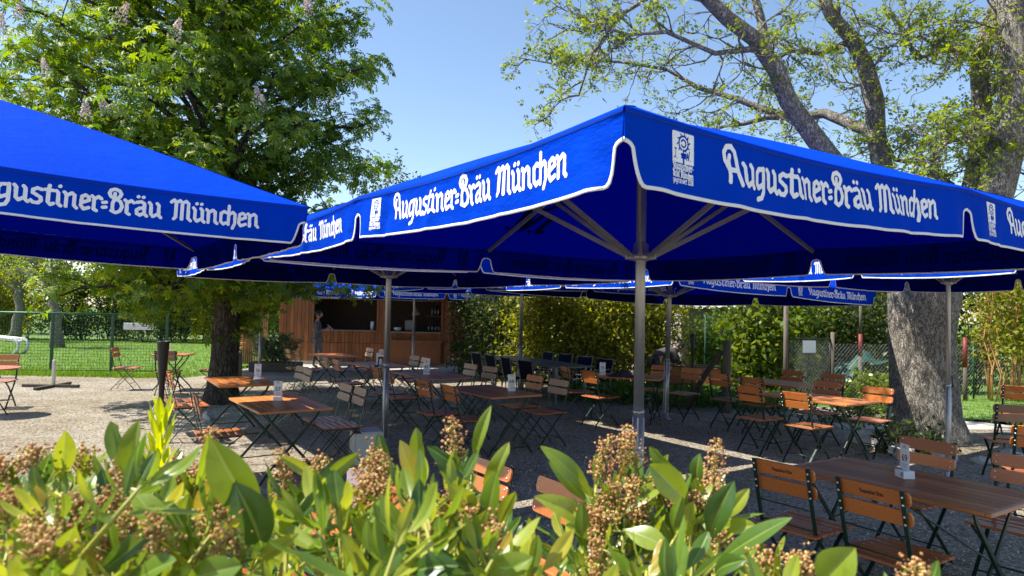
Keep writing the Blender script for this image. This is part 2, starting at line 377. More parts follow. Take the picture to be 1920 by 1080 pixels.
# ------------------------------------------------------------------ lettering: a rounded blackletter drawn with a round pen
GL = {  # strokes in units, x-height 100, baseline 0; last value is the advance
 'A': ([[(46, 8), (48, 34), (44, 70), (36, 98), (42, 122)], [(40, 66), (14, 100), (8, 134), (24, 160), (50, 164), (72, 146), (82, 110), (90, 60), (108, 2)], [(50, 62), (86, 62)]], 116),
 'u': ([[(6, 100), (16, 86), (17, 22), (30, 4), (52, 22)], [(50, 100), (60, 86), (61, 16), (74, 2)]], 82),
 'g': ([[(54, 97), (26, 93), (12, 76), (12, 26), (26, 8), (56, 28)], [(60, 100), (61, -6), (50, -34), (24, -44)]], 78),
 's': ([[(56, 94), (34, 100), (13, 86), (13, 66), (34, 53), (52, 42), (56, 22), (42, 3), (18, 2), (6, 14)]], 68),
 't': ([[(24, 128), (20, 100), (20, 20), (34, 2), (48, 12)], [(4, 98), (44, 98)]], 52),
 'i': ([[(6, 100), (17, 86), (18, 16), (32, 2)], [(22, 132), (24, 134)]], 42),
 'n': ([[(4, 98), (15, 86), (16, 4)], [(16, 78), (42, 99), (56, 86), (57, 16), (70, 2)]], 78),
 'e': ([[(14, 44), (54, 66), (50, 88), (34, 99), (16, 86), (13, 26), (28, 3), (54, 16)]], 64),
 'r': ([[(4, 98), (15, 86), (16, 10), (30, 0)], [(16, 80), (38, 99), (52, 86)]], 58),
 '=': ([[(4, 62), (20, 66)], [(4, 28), (20, 32)]], 28),
 'B': ([[(40, 96), (16, 110), (6, 132), (14, 156), (36, 165), (60, 156), (70, 134), (60, 110), (40, 96), (66, 84), (78, 50), (68, 16), (46, 1), (22, 12)], [(36, 134), (36, 100), (26, 60), (28, 10)]], 88),
 'a': ([[(12, 92), (36, 100), (53, 88), (54, 16), (68, 2)], [(54, 60), (26, 52), (11, 36), (14, 12), (30, 3), (54, 22)]], 74),
 '"': ([[(-58, 132), (-56, 134)], [(-30, 132), (-28, 134)]], 0),
 'M': ([[(2, 124), (18, 142), (30, 124), (30, 18), (20, 4)], [(30, 124), (52, 142), (66, 126), (66, 6)], [(66, 124), (88, 142), (102, 126), (103, 18), (118, 2)]], 126),
 'c': ([[(50, 90), (34, 99), (15, 84), (14, 22), (30, 3), (46, 14)]], 46),
 'h': ([[(16, 142), (16, 4)], [(16, 78), (42, 98), (55, 84), (57, 14), (44, -22)]], 68),
 'd': ([[(54, 60), (54, 26), (30, 3), (12, 22), (12, 70), (54, 92), (36, 130)], [(54, 92), (54, 40)]], 68),
 '1': ([[(6, 120), (24, 140), (24, 2)]], 42), '3': ([[(6, 132), (34, 140), (44, 112), (22, 78), (46, 50), (40, 8), (6, 4)]], 58),
 '2': ([[(8, 112), (26, 140), (46, 116), (30, 60), (6, 6), (50, 6)]], 60), '8': ([[(28, 76), (8, 108), (28, 140), (48, 108), (28, 76), (6, 36), (28, 2), (50, 36), (28, 76)]], 60),
 ' ': ([], 46), '-': ([[(4, 56), (26, 56)]], 34), '.': ([[(8, 4), (10, 4)]], 24),
 'J': ([[(40, 140), (40, 30), (24, 4), (6, 18)], [(22, 140), (54, 140)]], 62), 'W': ([[(4, 140), (26, 6), (46, 110), (66, 6), (88, 140)]], 96),
}
def text_strokes(txt, x0, y0, sc, pen=13.0, sx=1.0):
    out = []; x = 0
    for ch in txt:
        st, adv = GL[ch]
        for s in st: out.append(([(x0 + (x + p) * sc * sx, y0 + q * sc) for p, q in s], pen * sc))
        x += adv
    return out, x * sc * sx
def raster(strokes, W, H, res, poly=None, erase=()):
    nx, ny = int(W / res), int(H / res); X = (np.arange(nx) + .5) * res; Y = (np.arange(ny) + .5) * res
    img = np.zeros((ny, nx), bool)
    def stroke(pts, r, val):
        for (ax, ay), (bx, by) in zip(pts[:-1], pts[1:]):
            i0, i1 = max(0, int((min(ax, bx) - r) / res) - 1), min(nx, int((max(ax, bx) + r) / res) + 2)
            j0, j1 = max(0, int((min(ay, by) - r) / res) - 1), min(ny, int((max(ay, by) + r) / res) + 2)
            if i0 >= i1 or j0 >= j1: continue
            gx, gy = np.meshgrid(X[i0:i1], Y[j0:j1]); dx, dy = bx - ax, by - ay
            t = np.clip(((gx - ax) * dx + (gy - ay) * dy) / (dx * dx + dy * dy + 1e-12), 0, 1)
            k = (gx - ax - t * dx) ** 2 + (gy - ay - t * dy) ** 2 <= r * r
            img[j0:j1, i0:i1][k] = val
    if poly is not None:
        for pl in poly:
            gx, gy = np.meshgrid(X, Y); img |= in_poly(gx.ravel(), gy.ravel(), pl).reshape(img.shape)
    for pts, r in erase: stroke(pts, r, False)
    for pts, r in strokes: stroke(pts, r, True)
    return img
def rects(img, res, maxlen):
    done = []; cur = {}; mx = int(maxlen / res)
    for j in range(img.shape[0] + 1):
        row = img[j] if j < img.shape[0] else np.zeros(img.shape[1], bool)
        d = np.diff(np.concatenate([[0], row.astype(np.int8), [0]])); a = np.where(d == 1)[0]; b = np.where(d == -1)[0]
        runs = set()
        for s, e in zip(a, b):
            while e - s > mx: runs.add((s, s + mx)); s += mx
            runs.add((s, e))
        nxt = {}
        for r in runs: nxt[r] = cur.pop(r) if (r in cur and j - cur[r] < mx) else None
        for r in list(nxt):
            if nxt[r] is None:
                if r in cur: done.append((r[0], cur[r], r[1], j)); cur.pop(r)
                nxt[r] = j
        for r, j0 in cur.items(): done.append((r[0], j0, r[1], j))
        cur = nxt
    return [(x0 * res, y0 * res, x1 * res, y1 * res) for x0, y0, x1, y1 in done]
# ------------------------------------------------------------------ the umbrellas
S_U, HALF = 4.5, 2.25
Z_EAVE, VAL, RISE = 2.445, .247, .86
def panel_art():
    res = .0016; W, H = HALF, VAL
    st, w = text_strokes('Augustiner=Bra"u Mu"nchen', .48, .082, .00080, 11.4, 1.0)
    sx = 1.48 / w
    st, w = text_strokes('Augustiner=Bra"u Mu"nchen', .48, .082, .00080, 11.4, sx)
    lx, ly, lw, lh = .220, .112, .106, .100
    zig = []
    nz = 12
    for k in range(nz * 2 + 1): zig.append((lx + lw * k / (nz * 2), ly - (.003 if k % 2 else 0)))
    for k in range(nz * 2 + 1): zig.append((lx + lw + (.003 if k % 2 else 0), ly + lh * k / (nz * 2)))
    for k in range(nz * 2 + 1): zig.append((lx + lw - lw * k / (nz * 2), ly + lh + (.003 if k % 2 else 0)))
    for k in range(nz * 2 + 1): zig.append((lx - (.003 if k % 2 else 0), ly + lh - lh * k / (nz * 2)))
    cx, cy, r = lx + lw * .52, ly + lh * .66, .023
    er = [([(cx + r * math.cos(a), cy + r * 1.05 * math.sin(a)) for a in np.linspace(-1.6, 4.3, 30)], .0035)]
    er += [([(cx + .012 * math.cos(a), cy + .012 * math.sin(a)) for a in np.linspace(-2.5, 2.6, 12)], .0032)]
    er += [([(cx + (r + .003) * math.cos(a), cy + (r + .003) * math.sin(a)), (cx + (r + .010) * math.cos(a + .15), cy + (r + .010) * math.sin(a + .15))], .0025) for a in np.linspace(-.6, 3.8, 8)]
    er += [([(cx, cy - r), (cx + .001, ly - .004)], .0036), ([(cx - .009, ly + .028), (cx + .010, ly + .028)], .0055), ([(cx - .008, ly + .018), (cx + .009, ly + .018)], .004)]
    e1, _ = text_strokes('J.', lx + .006, ly + .012, .00023, 9.5); e2, _ = text_strokes('W.', lx + .066, ly + .012, .00022, 9.5)
    er += e1 + e2
    for t, y, sc in (('Augustiner-', .088, .00017), ('Bra"u Mu"nchen', .063, .00015), ('gegru"ndet 1328', .044, .00012)):
        _, w0 = text_strokes(t, 0, 0, sc); s2, _ = text_strokes(t, lx, y, sc, 11, lw / w0); st += s2
    return rects(raster(st, W, H, res, [zig], er), res, .03)
ART = panel_art()
def notch(a, L=HALF):                                   # height of the hem above the valance's lowest line
    d = min(a, L - a); w, r = .045, .052
    if d < w: return .56 * VAL + (-(w - math.sqrt(max(0, w * w - (w - d) ** 2))) * .0 if d > 0 else 0) * 1
    if d < w + r:
        q = (d - w) / r; return .56 * VAL * (1 - math.sqrt(max(0, 1 - (1 - q) ** 2)) * 0 - (1 - (1 - q) ** 2.6)) if q > 0 else .56 * VAL
    return 0.0
def panel_mesh(side, half, seed):
    """One hanging panel. side 0..3 turns about the pole; half 0/1 is the left or right half seen from outside."""
    rng = random.Random(seed)
    c = [(rng.uniform(.15, .35) * 7, rng.uniform(0, 6), rng.uniform(.5, 1)) for _ in range(4)]
    diag = [(rng.uniform(.1, 2.1), rng.uniform(-.5, .5), rng.uniform(.025, .07), rng.uniform(-.015, .015)) for _ in range(14)]
    rot = Matrix.Rotation(side * PI / 2, 3, 'Z')
    def surf(a, t, off=0.0):                            # a along the panel, t metres down from the eave
        s = t / VAL
        e = -.022 * math.sin(PI * a / HALF)             # the eave sags between the ribs
        w = s * .008 * sum(k[2] * math.sin(k[0] * a + k[1]) for k in c)
        for (p, q, wd, am) in diag: w += am * math.exp(-((a - p - q * t) / wd) ** 2) * min(1, s * 1.6)
        ed = min(a, HALF - a); w += -.022 * s * math.exp(-(ed / .07) ** 2) + .016 * s * math.exp(-((ed - .16) / .06) ** 2)
        x = -HALF + a + half * HALF
        y = -HALF - .006 * math.sin(PI * min(1, t / .03)) - w - .012 * s - off + .035 * math.sin(PI * a / HALF)
        return rot @ Vector((x, y, Z_EAVE + e - t))
    A = sorted(set([round(x, 4) for x in list(np.linspace(0, HALF, 92)) + [k for d in (.0, .012, .024, .034, .041, .045, .046, .05, .055, .062, .072, .084, .097) for k in (d, HALF - d)]]))
    T = 20; mb = MB()
    def bottom(a): return VAL - hem(a)
    vs = []
    for a in A:
        b = bottom(a)
        for j in range(T + 1): vs.append(surf(a, b * j / T))
    fs = [(i * (T + 1) + j, i * (T + 1) + j + 1, (i + 1) * (T + 1) + j + 1, (i + 1) * (T + 1) + j) for i in range(len(A) - 1) for j in range(T)]
    mb.add(vs, fs, 0, True)
    tr = MB(); line = [(a, bottom(a)) for a in A]; tw = .0115
    inn = []
    for i, (a, b) in enumerate(line):
        p, q = line[max(0, i - 1)], line[min(len(line) - 1, i + 1)]
        da, db = q[0] - p[0], q[1] - p[1]; L = math.hypot(da, db) or 1
        na, nb = db / L, -da / L                        # towards the cloth
        inn.append((min(HALF - .001, max(.001, a + na * tw)), max(.02, b + nb * tw)))
    vs = []
    for (a, b), (ia, ib) in zip(line, inn):
        vs += [surf(a, b, .0015), surf(ia, ib, .002), surf(ia, ib, -.0015), surf(a, b + .001, -.001)]
    fs = []
    for i in range(len(line) - 1):
        for k in range(4): fs.append((i * 4 + k, i * 4 + (k + 1) % 4, i * 4 + 4 + (k + 1) % 4, i * 4 + 4 + k))
    tr.add(vs, fs, 0, True)
    le = MB()
    for (x0, y0, x1, y1) in ART:
        le.add([surf(x0, VAL - y0, .0022), surf(x1, VAL - y0, .0022), surf(x1, VAL - y1, .0022), surf(x0, VAL - y1, .0022)], [(0, 1, 2, 3)])
    sm = MB(); vs = []
    for a in A: vs += [surf(a, .016, .0012), surf(a, .0195, .0012)]
    sm.add(vs, [(i * 2, i * 2 + 1, i * 2 + 3, i * 2 + 2) for i in range(len(A) - 1)])
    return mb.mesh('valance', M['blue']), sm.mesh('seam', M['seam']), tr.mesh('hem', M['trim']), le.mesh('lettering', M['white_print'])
def hem(a):
    d = min(a, HALF - a); w, r = .042, .055; top = .56 * VAL
    if d <= w: return top + .0 - (.020 * (1 - math.sqrt(max(0, 1 - (d / w) ** 2))))
    if d < w + r: q = (d - w) / r; return (top - .02) * (1 - math.sqrt(max(0, 1 - (1 - q) ** 2)) if q < .0 else (1 - q) ** 2.2)
    return 0.0
def make_umbrella():
    root = thing('parasol', 'x', 'parasol')
    def roof(x, y):
        ax, ay = abs(x), abs(y); m = max(ax, ay); 
        if m < 1e-6: return Z_EAVE + RISE
        q = min(ax, ay) / m; ang = math.atan(q) / (PI / 4)          # 0 at mid-side rib, 1 at corner rib
        z = Z_EAVE + RISE * (1 - m / HALF) + .03 * math.sin(PI * m / HALF)
        return z - (.022 * math.sin(PI * q) * (m / HALF) + .03 * math.sin(PI * ang) * math.sin(PI * m / HALF))
    mb = MB(); nr, nq = 26, 14; vs = []; fs = []
    for side in range(4):                                # eight gores that meet along the hips and mid-side ribs
        rot = Matrix.Rotation(side * PI / 2, 3, 'Z')
        for half in (-1, 1):
            b0 = len(vs)
            for i in range(nr + 1):
                r = HALF * i / nr
                for j in range(nq + 1):
                    q = j / nq; sx = half * r * q if half > 0 else -r * (1 - q); pull = .035 * math.sin(PI * abs(sx) / HALF) * (r / HALF) ** 4
                    p = Vector((sx, -r + pull, roof(sx, -r))); vs.append(rot @ p)
            w = nq + 1; fs += [(b0 + i * w + j, b0 + (i + 1) * w + j, b0 + (i + 1) * w + j + 1, b0 + i * w + j + 1) for i in range(nr) for j in range(nq)]
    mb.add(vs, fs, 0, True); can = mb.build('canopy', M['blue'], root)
    # big printed mark on two slopes, and a stitched seam round the eave
    cp = MB()
    er = []; st, w = text_strokes('J.W.', .0, .0, .0022, 14)
    img = raster([(([(x + .05, y + .10) for x, y in p]), r) for p, r in st] + [([(.40 + .16 * math.cos(a), .62 + .15 * math.sin(a)) for a in np.linspace(-1.6, 4.2, 26)], .03), ([(.40, .47), (.40, .08)], .025)], .9, .9, .008)
    for (x0, y0, x1, y1) in rects(img, .008, .06):
        for sgn in (0,):
            q = []
            for (x, y) in ((x0, y0), (x1, y0), (x1, y1), (x0, y1)):
                X, Y = .45 - x, 1.95 - y
                if sgn: X, Y = Y, -X
                q.append((X, Y, roof(X, Y) + .004))
            cp.add(q, [(0, 1, 2, 3)])
    cp.build('lettering', M['white_print'], can)
    for side in range(4):
        for half in range(2):
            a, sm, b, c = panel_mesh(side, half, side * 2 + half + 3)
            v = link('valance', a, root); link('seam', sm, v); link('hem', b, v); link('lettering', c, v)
    mb = MB(); mb.tube([(0, 0, .09), (0, 0, 1.05)], .040, 16); mb.tube([(0, 0, 1.05), (0, 0, 1.08)], .043, 16); mb.tube([(0, 0, 1.08), (0, 0, Z_EAVE + RISE - .06)], .038, 16)
    for k in range(4): mb.box((.040 * math.cos(k * PI / 2 + .7), .040 * math.sin(k * PI / 2 + .7), .55), (.008, .012, .95), Matrix.Rotation(k * PI / 2 + .7, 3, 'Z'))
    pole = mb.build('pole', M['alu'], root)
    mb = MB(); mb.lathe([(.02, Z_EAVE + RISE - .1), (.09, Z_EAVE + RISE - .09), (.09, Z_EAVE + RISE - .05), (.02, Z_EAVE + RISE - .04)], 16); mb.build('top_hub', M['alu_dark'], root)
    mb = MB(); mb.lathe([(.05, 2.20), (.085, 2.215), (.085, 2.245), (.06, 2.26), (.055, 2.33), (.045, 2.34)], 16)
    for k in range(8): mb.box((.09 * math.cos(k * PI / 4), .09 * math.sin(k * PI / 4), 2.235), (.05, .03, .04), Matrix.Rotation(k * PI / 4, 3, 'Z'))
    mb.build('runner', M['alu'], root)
    for k in range(8):
        a = k * PI / 4; L = HALF if k % 2 == 0 else HALF * math.sqrt(2); d = Vector((math.cos(a), math.sin(a), 0))
        mb = MB(); e = d * (L - .05); mb.bar(Vector((0, 0, Z_EAVE + RISE - .075)) + d * .08, e + Vector((0, 0, Z_EAVE - .03)), .022, .034); mb.build('rib', M['alu_dark'], root)
        t = .50 if k % 2 == 0 else .42
        f = d * (L * t) + Vector((0, 0, Z_EAVE + RISE * (1 - t) - .07))
        mb = MB(); mb.bar(d * .10 + Vector((0, 0, 2.238)), f, .020, .034); mb.build('strut', M['alu_dark'], root)
    mb = MB(); mb.lathe([(.10, 0), (.10, .008), (.052, .014), (.052, .10), (.046, .105)], 18); mb.build('base', M['alu'], root)
    mb = MB(); mb.tube([(.05, 0, 1.16), (.11, 0, 1.16)], .012, 8); mb.tube([(.11, 0, 1.16), (.12, 0, 1.05)], .009, 8); mb.tube([(.12, 0, 1.05), (.17, 0, 1.05)], .012, 8); mb.build('crank', M['black'], root)
    return root
UMB = make_umbrella()
GU = 'large blue brewery parasols over the beer garden'
def place_umbrella(i, x, y, label, turn=0, sc=1.0, zs=1.0, yaw=0.0, tilt=0.0, dz=0, sy=None):
    o = UMB if i == 0 else copy_tree(UMB)
    o.location = (x, y, dz); o.rotation_euler = (0, tilt, AZ + turn * PI / 2 + yaw); o.scale = (sc, sy or sc, zs); tag(o, label, None, GU)
    return o
# side 0 faces the camera's right-hand side of the near corner
place_umbrella(0, .97, 5.24, 'blue square parasol in the middle whose corner points at the viewer')
place_umbrella(1, -4.39, 4.78, 'blue square parasol cut by the left edge, sunlit roof slope showing', 0, 1, 1, 0, .044, .098, .9)
place_umbrella(2, 4.95, 7.86, 'blue parasol at the right whose pole stands before the thick grey trunk', 0, .82, 1, 0, 0, 0, .62)
place_umbrella(3, -1.63, 9.16, 'blue parasol behind the middle one, its pole between tables 57 and 68', 2)
place_umbrella(4, 2.58, 11.55, 'lower blue parasol with two lettered panels showing beneath the middle one', 0, 1, .915, 0, .034, .075)
place_umbrella(5, .21, 14.64, 'shaded blue parasol in front of the tall yellow-green hedge', 3, 1, 1.0)
place_umbrella(6, -6.76, 18.73, 'blue parasol half hidden by the chestnut, its pole beside the pine planter', 1, .8, .95)
place_umbrella(7, -2.75, 19.6, 'blue parasol in front of the wooden kiosk, under its right window sign', 2, .86, .95)
# ------------------------------------------------------------------ beer-garden furniture
def stamp_mesh():
    st, w = text_strokes('Augustiner Bra"u', 0, .012, .00013, 13); mb = MB()
    for (x0, y0, x1, y1) in rects(raster(st, w + .01, .05, .0007), .0007, .05): mb.add([(w / 2 - x0, 0, y0), (w / 2 - x1, 0, y0), (w / 2 - x1, 0, y1), (w / 2 - x0, 0, y1)], [(0, 1, 2, 3)])
    return mb.mesh('lettering', M['stamp'])
STAMP = stamp_mesh()
def rounded_slat(mb, c, w, d, h, rot, mi=0):            # a thin board with rounded ends
    n = 5; r = min(h * .32, .03); pts = []
    for (cx, cz, a0) in ((w / 2 - r, h / 2 - r, 0), (-w / 2 + r, h / 2 - r, PI / 2), (-w / 2 + r, -h / 2 + r, PI), (w / 2 - r, -h / 2 + r, 1.5 * PI)):
        for k in range(n): a = a0 + k * PI / 2 / (n - 1); pts.append((cx + r * math.cos(a), cz + r * math.sin(a)))
    vs = []; e = .003
    for y, s in ((-d / 2, 1 - e * 8), (-d / 2 + e, 1), (d / 2 - e, 1), (d / 2, 1 - e * 8)):
        for x, z in pts: vs.append(rot @ Vector((x * s, y, z * s)) + Vector(c))
    k = len(pts); fs = [(i * k + j, i * k + (j + 1) % k, (i + 1) * k + (j + 1) % k, (i + 1) * k + j) for i in range(3) for j in range(k)]
    fs += [tuple(range(k - 1, -1, -1)), tuple(3 * k + j for j in range(k))]; mb.add(vs, fs, mi)
def make_chair(wmat, smat, stamp=False):
    root = thing('folding_chair', 'x', 'chair')
    w = .43; xs = .185
    # the long leg: back top -> front foot ; the short leg: seat front -> back foot (local +Y is the front)
    A = [(-.265, .885), (-.215, .66), (-.165, .47), (-.02, .30), (.13, .13), (.20, .045), (.225, .0)]
    B = [(.205, .445), (.10, .37), (-.03, .25), (-.15, .12), (-.215, .045), (-.235, .0)]
    for s in (-1, 1):
        mb = MB()
        for p, q in zip(A[:-1], A[1:]): mb.bar((s * xs, *p), (s * xs, q[0] + (q[0] - p[0]) * .04, q[1] + (q[1] - p[1]) * .04), .008, .024, 0, (1, 0, 0))
        mb.build('back_leg', M['green_metal'], root); mb = MB(); xi = xs - .014
        for p, q in zip(B[:-1], B[1:]): mb.bar((s * xi, *p), (s * xi, q[0] + (q[0] - p[0]) * .04, q[1] + (q[1] - p[1]) * .04), .008, .024, 0, (1, 0, 0))
        mb.bar((s * (xi - .012), -.19, .44), (s * (xi - .012), .215, .445), .008, .022)
        mb.build('front_leg', M['green_metal'], root)
    for (y, z, r) in ((-.166, .49, .006), (-.205, .62, .005), (.12, .14, .006), (-.15, .12, .006)):
        mb = MB(); mb.tube([(-xs, y, z), (xs, y, z)], r, 6); mb.build('crossbar', M['green_metal'], root)
    mb = MB(); n = 6
    for k in range(n):
        y = -.185 + k * .0765; mb.box((0, y, .462 + .004 * math.sin(k * 1.3)), (w, .064, .017), None, 0, .005)
        for s in (-1, 1): mb.lathe([(.005, 0), (.004, .0015), (.001, .0022)], 6, (s * .165, y, .4705 + .004 * math.sin(k * 1.3)), 1)
    mb.build('seat', [smat, M['rivet']], root)
    tilt = Matrix.Rotation(-math.atan2(.05, .225), 3, 'X')
    for k, (y, z) in enumerate(((-.243, .835), (-.219, .728))):
        mb = MB(); q = -tilt.to_euler().x; rt = Matrix.Rotation(.22, 3, 'X')
        off = Vector((0, .014, .003))
        rounded_slat(mb, Vector((0, y, z)) + off, w, .017, .088, rt)
        for s in (-1, 1):
            for dz in (-.022, .022):
                for d, o in ((1, .0095), (-1, .0095 + .022)):
                    c = Vector((s * xs, y, z)) + off + rt @ Vector((0, d * o, dz)); mb.lathe([(.0075, -.002), (.0065, .002), (.002, .003)], 7, c, 1)
                    # turn the rivet to the slat's face
                    m0 = len(mb.v) - 21
                    for i in range(m0, len(mb.v)): p = Vector(mb.v[i]) - c; p = Vector((p.x, d * p.z, p.y)); mb.v[i] = tuple(c + p)
        sl = mb.build('back_slat', [wmat, M['rivet']], root)
        if stamp and k == 0:
            st = link('lettering', STAMP, sl); st.location = Vector((0, y, z)) + off + rt @ Vector((0, -.0100, -.022)); st.rotation_euler = (.22, 0, PI)
            st.location = Vector((0, y, z)) + off + rt @ Vector((0, -.0100, -.022)); st.rotation_euler = (.22, 0, 0); st.scale = (-1, 1, 1)
    return root
CHAIRS = {'orange': make_chair(M['chair_wood'], M['chair_wood_side']), 'stamped': make_chair(M['chair_wood'], M['chair_wood_side'], True), 'pale': make_chair(M['pale_wood'], M['chair_wood_side'])}
USED = set()
GC = 'folding chairs of the beer garden'
def chair(kind, x, y, fx, fy, label, jit=.07, z=0):
    o = CHAIRS[kind]
    if kind in USED: o = copy_tree(o)
    USED.add(kind); r = math.atan2(-fx, fy) + random.uniform(-jit, jit)
    o.location = (x, y, z); o.rotation_euler = (0, 0, r); tag(o, label, None, GC); return o
TW, TL = .76, 1.30
def make_table(length=TL, width=TW):
    root = thing('folding_table', 'x', 'table')
    mb = MB(); n = 8; bw = (width - .03) / n
    for k in range(n): mb.box((-width / 2 + .015 + bw * (k + .5), 0, .742), (bw - .004, length - .08, .024), None, 0, .003)
    for s in (-1, 1): mb.box((0, s * (length / 2 - .019), .742), (width, .036, .026), None, 1, .006)
    for s in (-1, 1): mb.box((s * (width / 2 - .007), 0, .742), (.015, length - .078, .0255), None, 1, .004)
    mb.build('tabletop', [M['table_wood'], M['table_end']], root)
    for e in (-1, 1):
        y = e * (length / 2 - .14)
        for s in (-1, 1):
            mb = MB(); yy = y + s * .008
            P = [(s * (width / 2 - .10), yy, .725), (s * (width / 2 - .13), yy, .66), (0, yy, .38), (-s * (width / 2 - .12), yy, .09), (-s * (width / 2 - .06), yy, 0)]
            for p, q in zip(P[:-1], P[1:]): mb.bar(p, Vector(q) + (Vector(q) - Vector(p)) * .03, .026, .012, 0, (0, 1, 0))
            mb.build('leg', M['green_metal'], root)
        mb = MB(); mb.bar((-width / 2 + .05, y, .722), (width / 2 - .05, y, .722), .03, .012); mb.build('crossbar', M['green_metal'], root); mb = MB(); mb.tube([(-width / 2 + .12, y, .085), (width / 2 - .12, y, .085)], .007, 6); mb.build('crossbar', M['green_metal'], root)
    for s in (-1, 1): mb = MB(); mb.bar((s * .03, s * (length / 2 - .14), .39), (s * .25, 0, .722), .016, .008); mb.build('brace', M['green_metal'], root)
    return root
TAB = make_table(); TN = [0]
def table(x, y, label, yaw=0.0):
    o = TAB if TN[0] == 0 else copy_tree(TAB); TN[0] += 1
    o.location = (x, y, 0); o.rotation_euler = (0, 0, AZ + yaw); tag(o, label, None, 'wooden folding tables of the beer garden'); return o
def font_mesh(txt, size, m, name='lettering'):
    cu = bpy.data.curves.new('t', 'FONT'); cu.body = txt; cu.size = size; cu.align_x = 'CENTER'; cu.align_y = 'CENTER'; cu.offset = size * .012
    o = bpy.data.objects.new('t', cu); COL.objects.link(o); dg = bpy.context.evaluated_depsgraph_get(); dg.update()
    me = bpy.data.meshes.new_from_object(o.evaluated_get(dg)); me.name = name; me.materials.clear(); me.materials.append(m)
    bpy.data.objects.remove(o); return me
def mark_mesh():
    mb = MB()                                            # crest and the small grey lines of print on a card
    for k, (z, w) in enumerate(((.070, .03), (.060, .05), (-.045, .055), (-.055, .045), (-.064, .05))): mb.box((0, 0, z), (w, .0004, .0035 if k != 0 else .012))
    return mb.mesh('print', M['ink_light'])
MARK = mark_mesh(); DIG = {}
def number_card(num, x, y, label, block=False, z=.7555, yaw=0.0):
    root = thing('number_card', label, 'number card', (x, y, z), yaw, 'table number cards')
    mb = MB()
    if block:
        mb.box((0, 0, .026), (.105, .075, .052), None, 0, .003); mb.box((-.018, -.03, .0530), (.006, .05, .002), None, 1); mb.build('base', [M['card'], M['ink']], root)
        mb = MB()
        for k in range(5): mb.box((.03, -.0383, .014 + k * .006), (.028, .001, .0022))
        mb.build('print', M['ink'], root)
    else:
        mb.box((0, 0, .004), (.105, .07, .006), None, 0, .002); mb.box((0, -.0, .024), (.105, .014, .036), None, 0, .002); mb.build('base', M['card'], root)
    mb = MB(); mb.box((0, 0, .135), (.10, .003, .17), None, 0, .001); c = mb.build('card', M['card'], root)
    if num and num not in DIG: DIG[num] = font_mesh(num, .062, M['ink'])
    for s in (0, 1):
        if num: o = link('lettering', DIG[num], c, (0, (.0022 if s else -.0022), .128)); o.rotation_euler = (PI / 2, 0, PI if s else 0)
        link('print', MARK, c, (0, .0018 if s else -.0018, .135))
    return root
def seat_pair(cx, cy, side, offs, labels, kinds, dist=.60, du=0):
    """chairs along one long side of a table: side -1 shows us their backs, +1 faces us"""
    for off, lab, kd in zip(offs, labels, kinds):
        p = Vector((cx, cy, 0)) + V_ * (side * (dist + random.uniform(-.05, .06))) + U * off
        f = V_ * (-side); chair(kd, p.x, p.y, f.x, f.y, lab)
L_ = -.31, .31
# --- table 57
table(-2.52, 7.62, 'small wooden folding table carrying card 57, half in sun', .02)
number_card('57', -2.58, 7.75, 'clear upright number card reading 57 on the half sunlit table', yaw=-.1)
seat_pair(-2.52, 7.62, -1, (.05,), ['folding chair with sunlit orange seat at the left of table 57'], ['orange'], .62)
seat_pair(-2.52, 7.62, 1, (-.03, .40), ['nearer of two folding chairs on the right side of table 57', 'farther of two folding chairs on the right side of table 57'], ['pale', 'pale'], .66)
# --- table 56
table(-3.80, 9.80, 'wooden folding table carrying card 56 in front of the chestnut trunk', -.03)
number_card('56', -3.62, 9.98, 'upright number card reading 56 on the table by the chestnut trunk')
seat_pair(-3.80, 9.80, -1, (-.12, .42), ['nearer folding chair on the left side of table 56, seat in sun', 'farther folding chair on the left side of table 56'], ['orange', 'orange'], .72)
seat_pair(-3.80, 9.80, 1, (.1, .55), ['nearer pale folding chair on the right side of table 56', 'farther pale folding chair on the right side of table 56'], ['pale', 'pale'], .80)
# --- tables in the shade, middle
table(-.26, 9.18, 'shaded wooden folding table carrying card 68'); number_card('68', .02, 9.12, 'upright number card reading 68 on the shaded middle table')
seat_pair(-.26, 9.18, -1, L_, ['nearer orange-backed chair on the left side of table 68', 'farther orange-backed chair on the left side of table 68'], ['orange', 'stamped'], .58)
seat_pair(-.26, 9.18, 1, (-.22, .42), ['nearer folding chair on the right side of table 68', 'farther folding chair on the right side of table 68'], ['pale', 'orange'], .72)
table(-1.28, 11.25, 'shaded wooden folding table carrying card 67'); number_card('67', -1.35, 11.2, 'upright number card reading 67 on a shaded table')
seat_pair(-1.28, 11.25, -1, L_, ['nearer folding chair on the left side of table 67', 'farther folding chair on the left side of table 67'], ['orange', 'orange'], .62)
seat_pair(-1.28, 11.25, 1, L_, ['nearer pale folding chair on the right side of table 67', 'farther reddish folding chair on the right side of table 67'], ['pale', 'orange'], .72)
table(-2.50, 13.1, 'shaded wooden folding table carrying card 66'); number_card('66', -2.46, 13.0, 'upright number card reading 66 on a far shaded table')
seat_pair(-2.50, 13.1, -1, L_, ['nearer folding chair on the left side of table 66', 'farther folding chair on the left side of table 66'], ['orange', 'orange'], .66)
seat_pair(-2.50, 13.1, 1, L_, ['nearer folding chair on the right side of table 66', 'farther folding chair on the right side of table 66'], ['orange', 'pale'], .66)
table(-3.9, 15.4, 'farthest wooden folding table, in front of the kiosk counter and bare of any card')
seat_pair(-3.9, 15.4, -1, L_, ['nearer folding chair left of the bare table before the kiosk', 'farther folding chair left of the bare table before the kiosk'], ['orange', 'orange'], .70)
seat_pair(-3.9, 15.4, 1, L_, ['nearer pale chair right of the bare table before the kiosk', 'farther pale chair right of the bare table before the kiosk'], ['pale', 'pale'], .75)
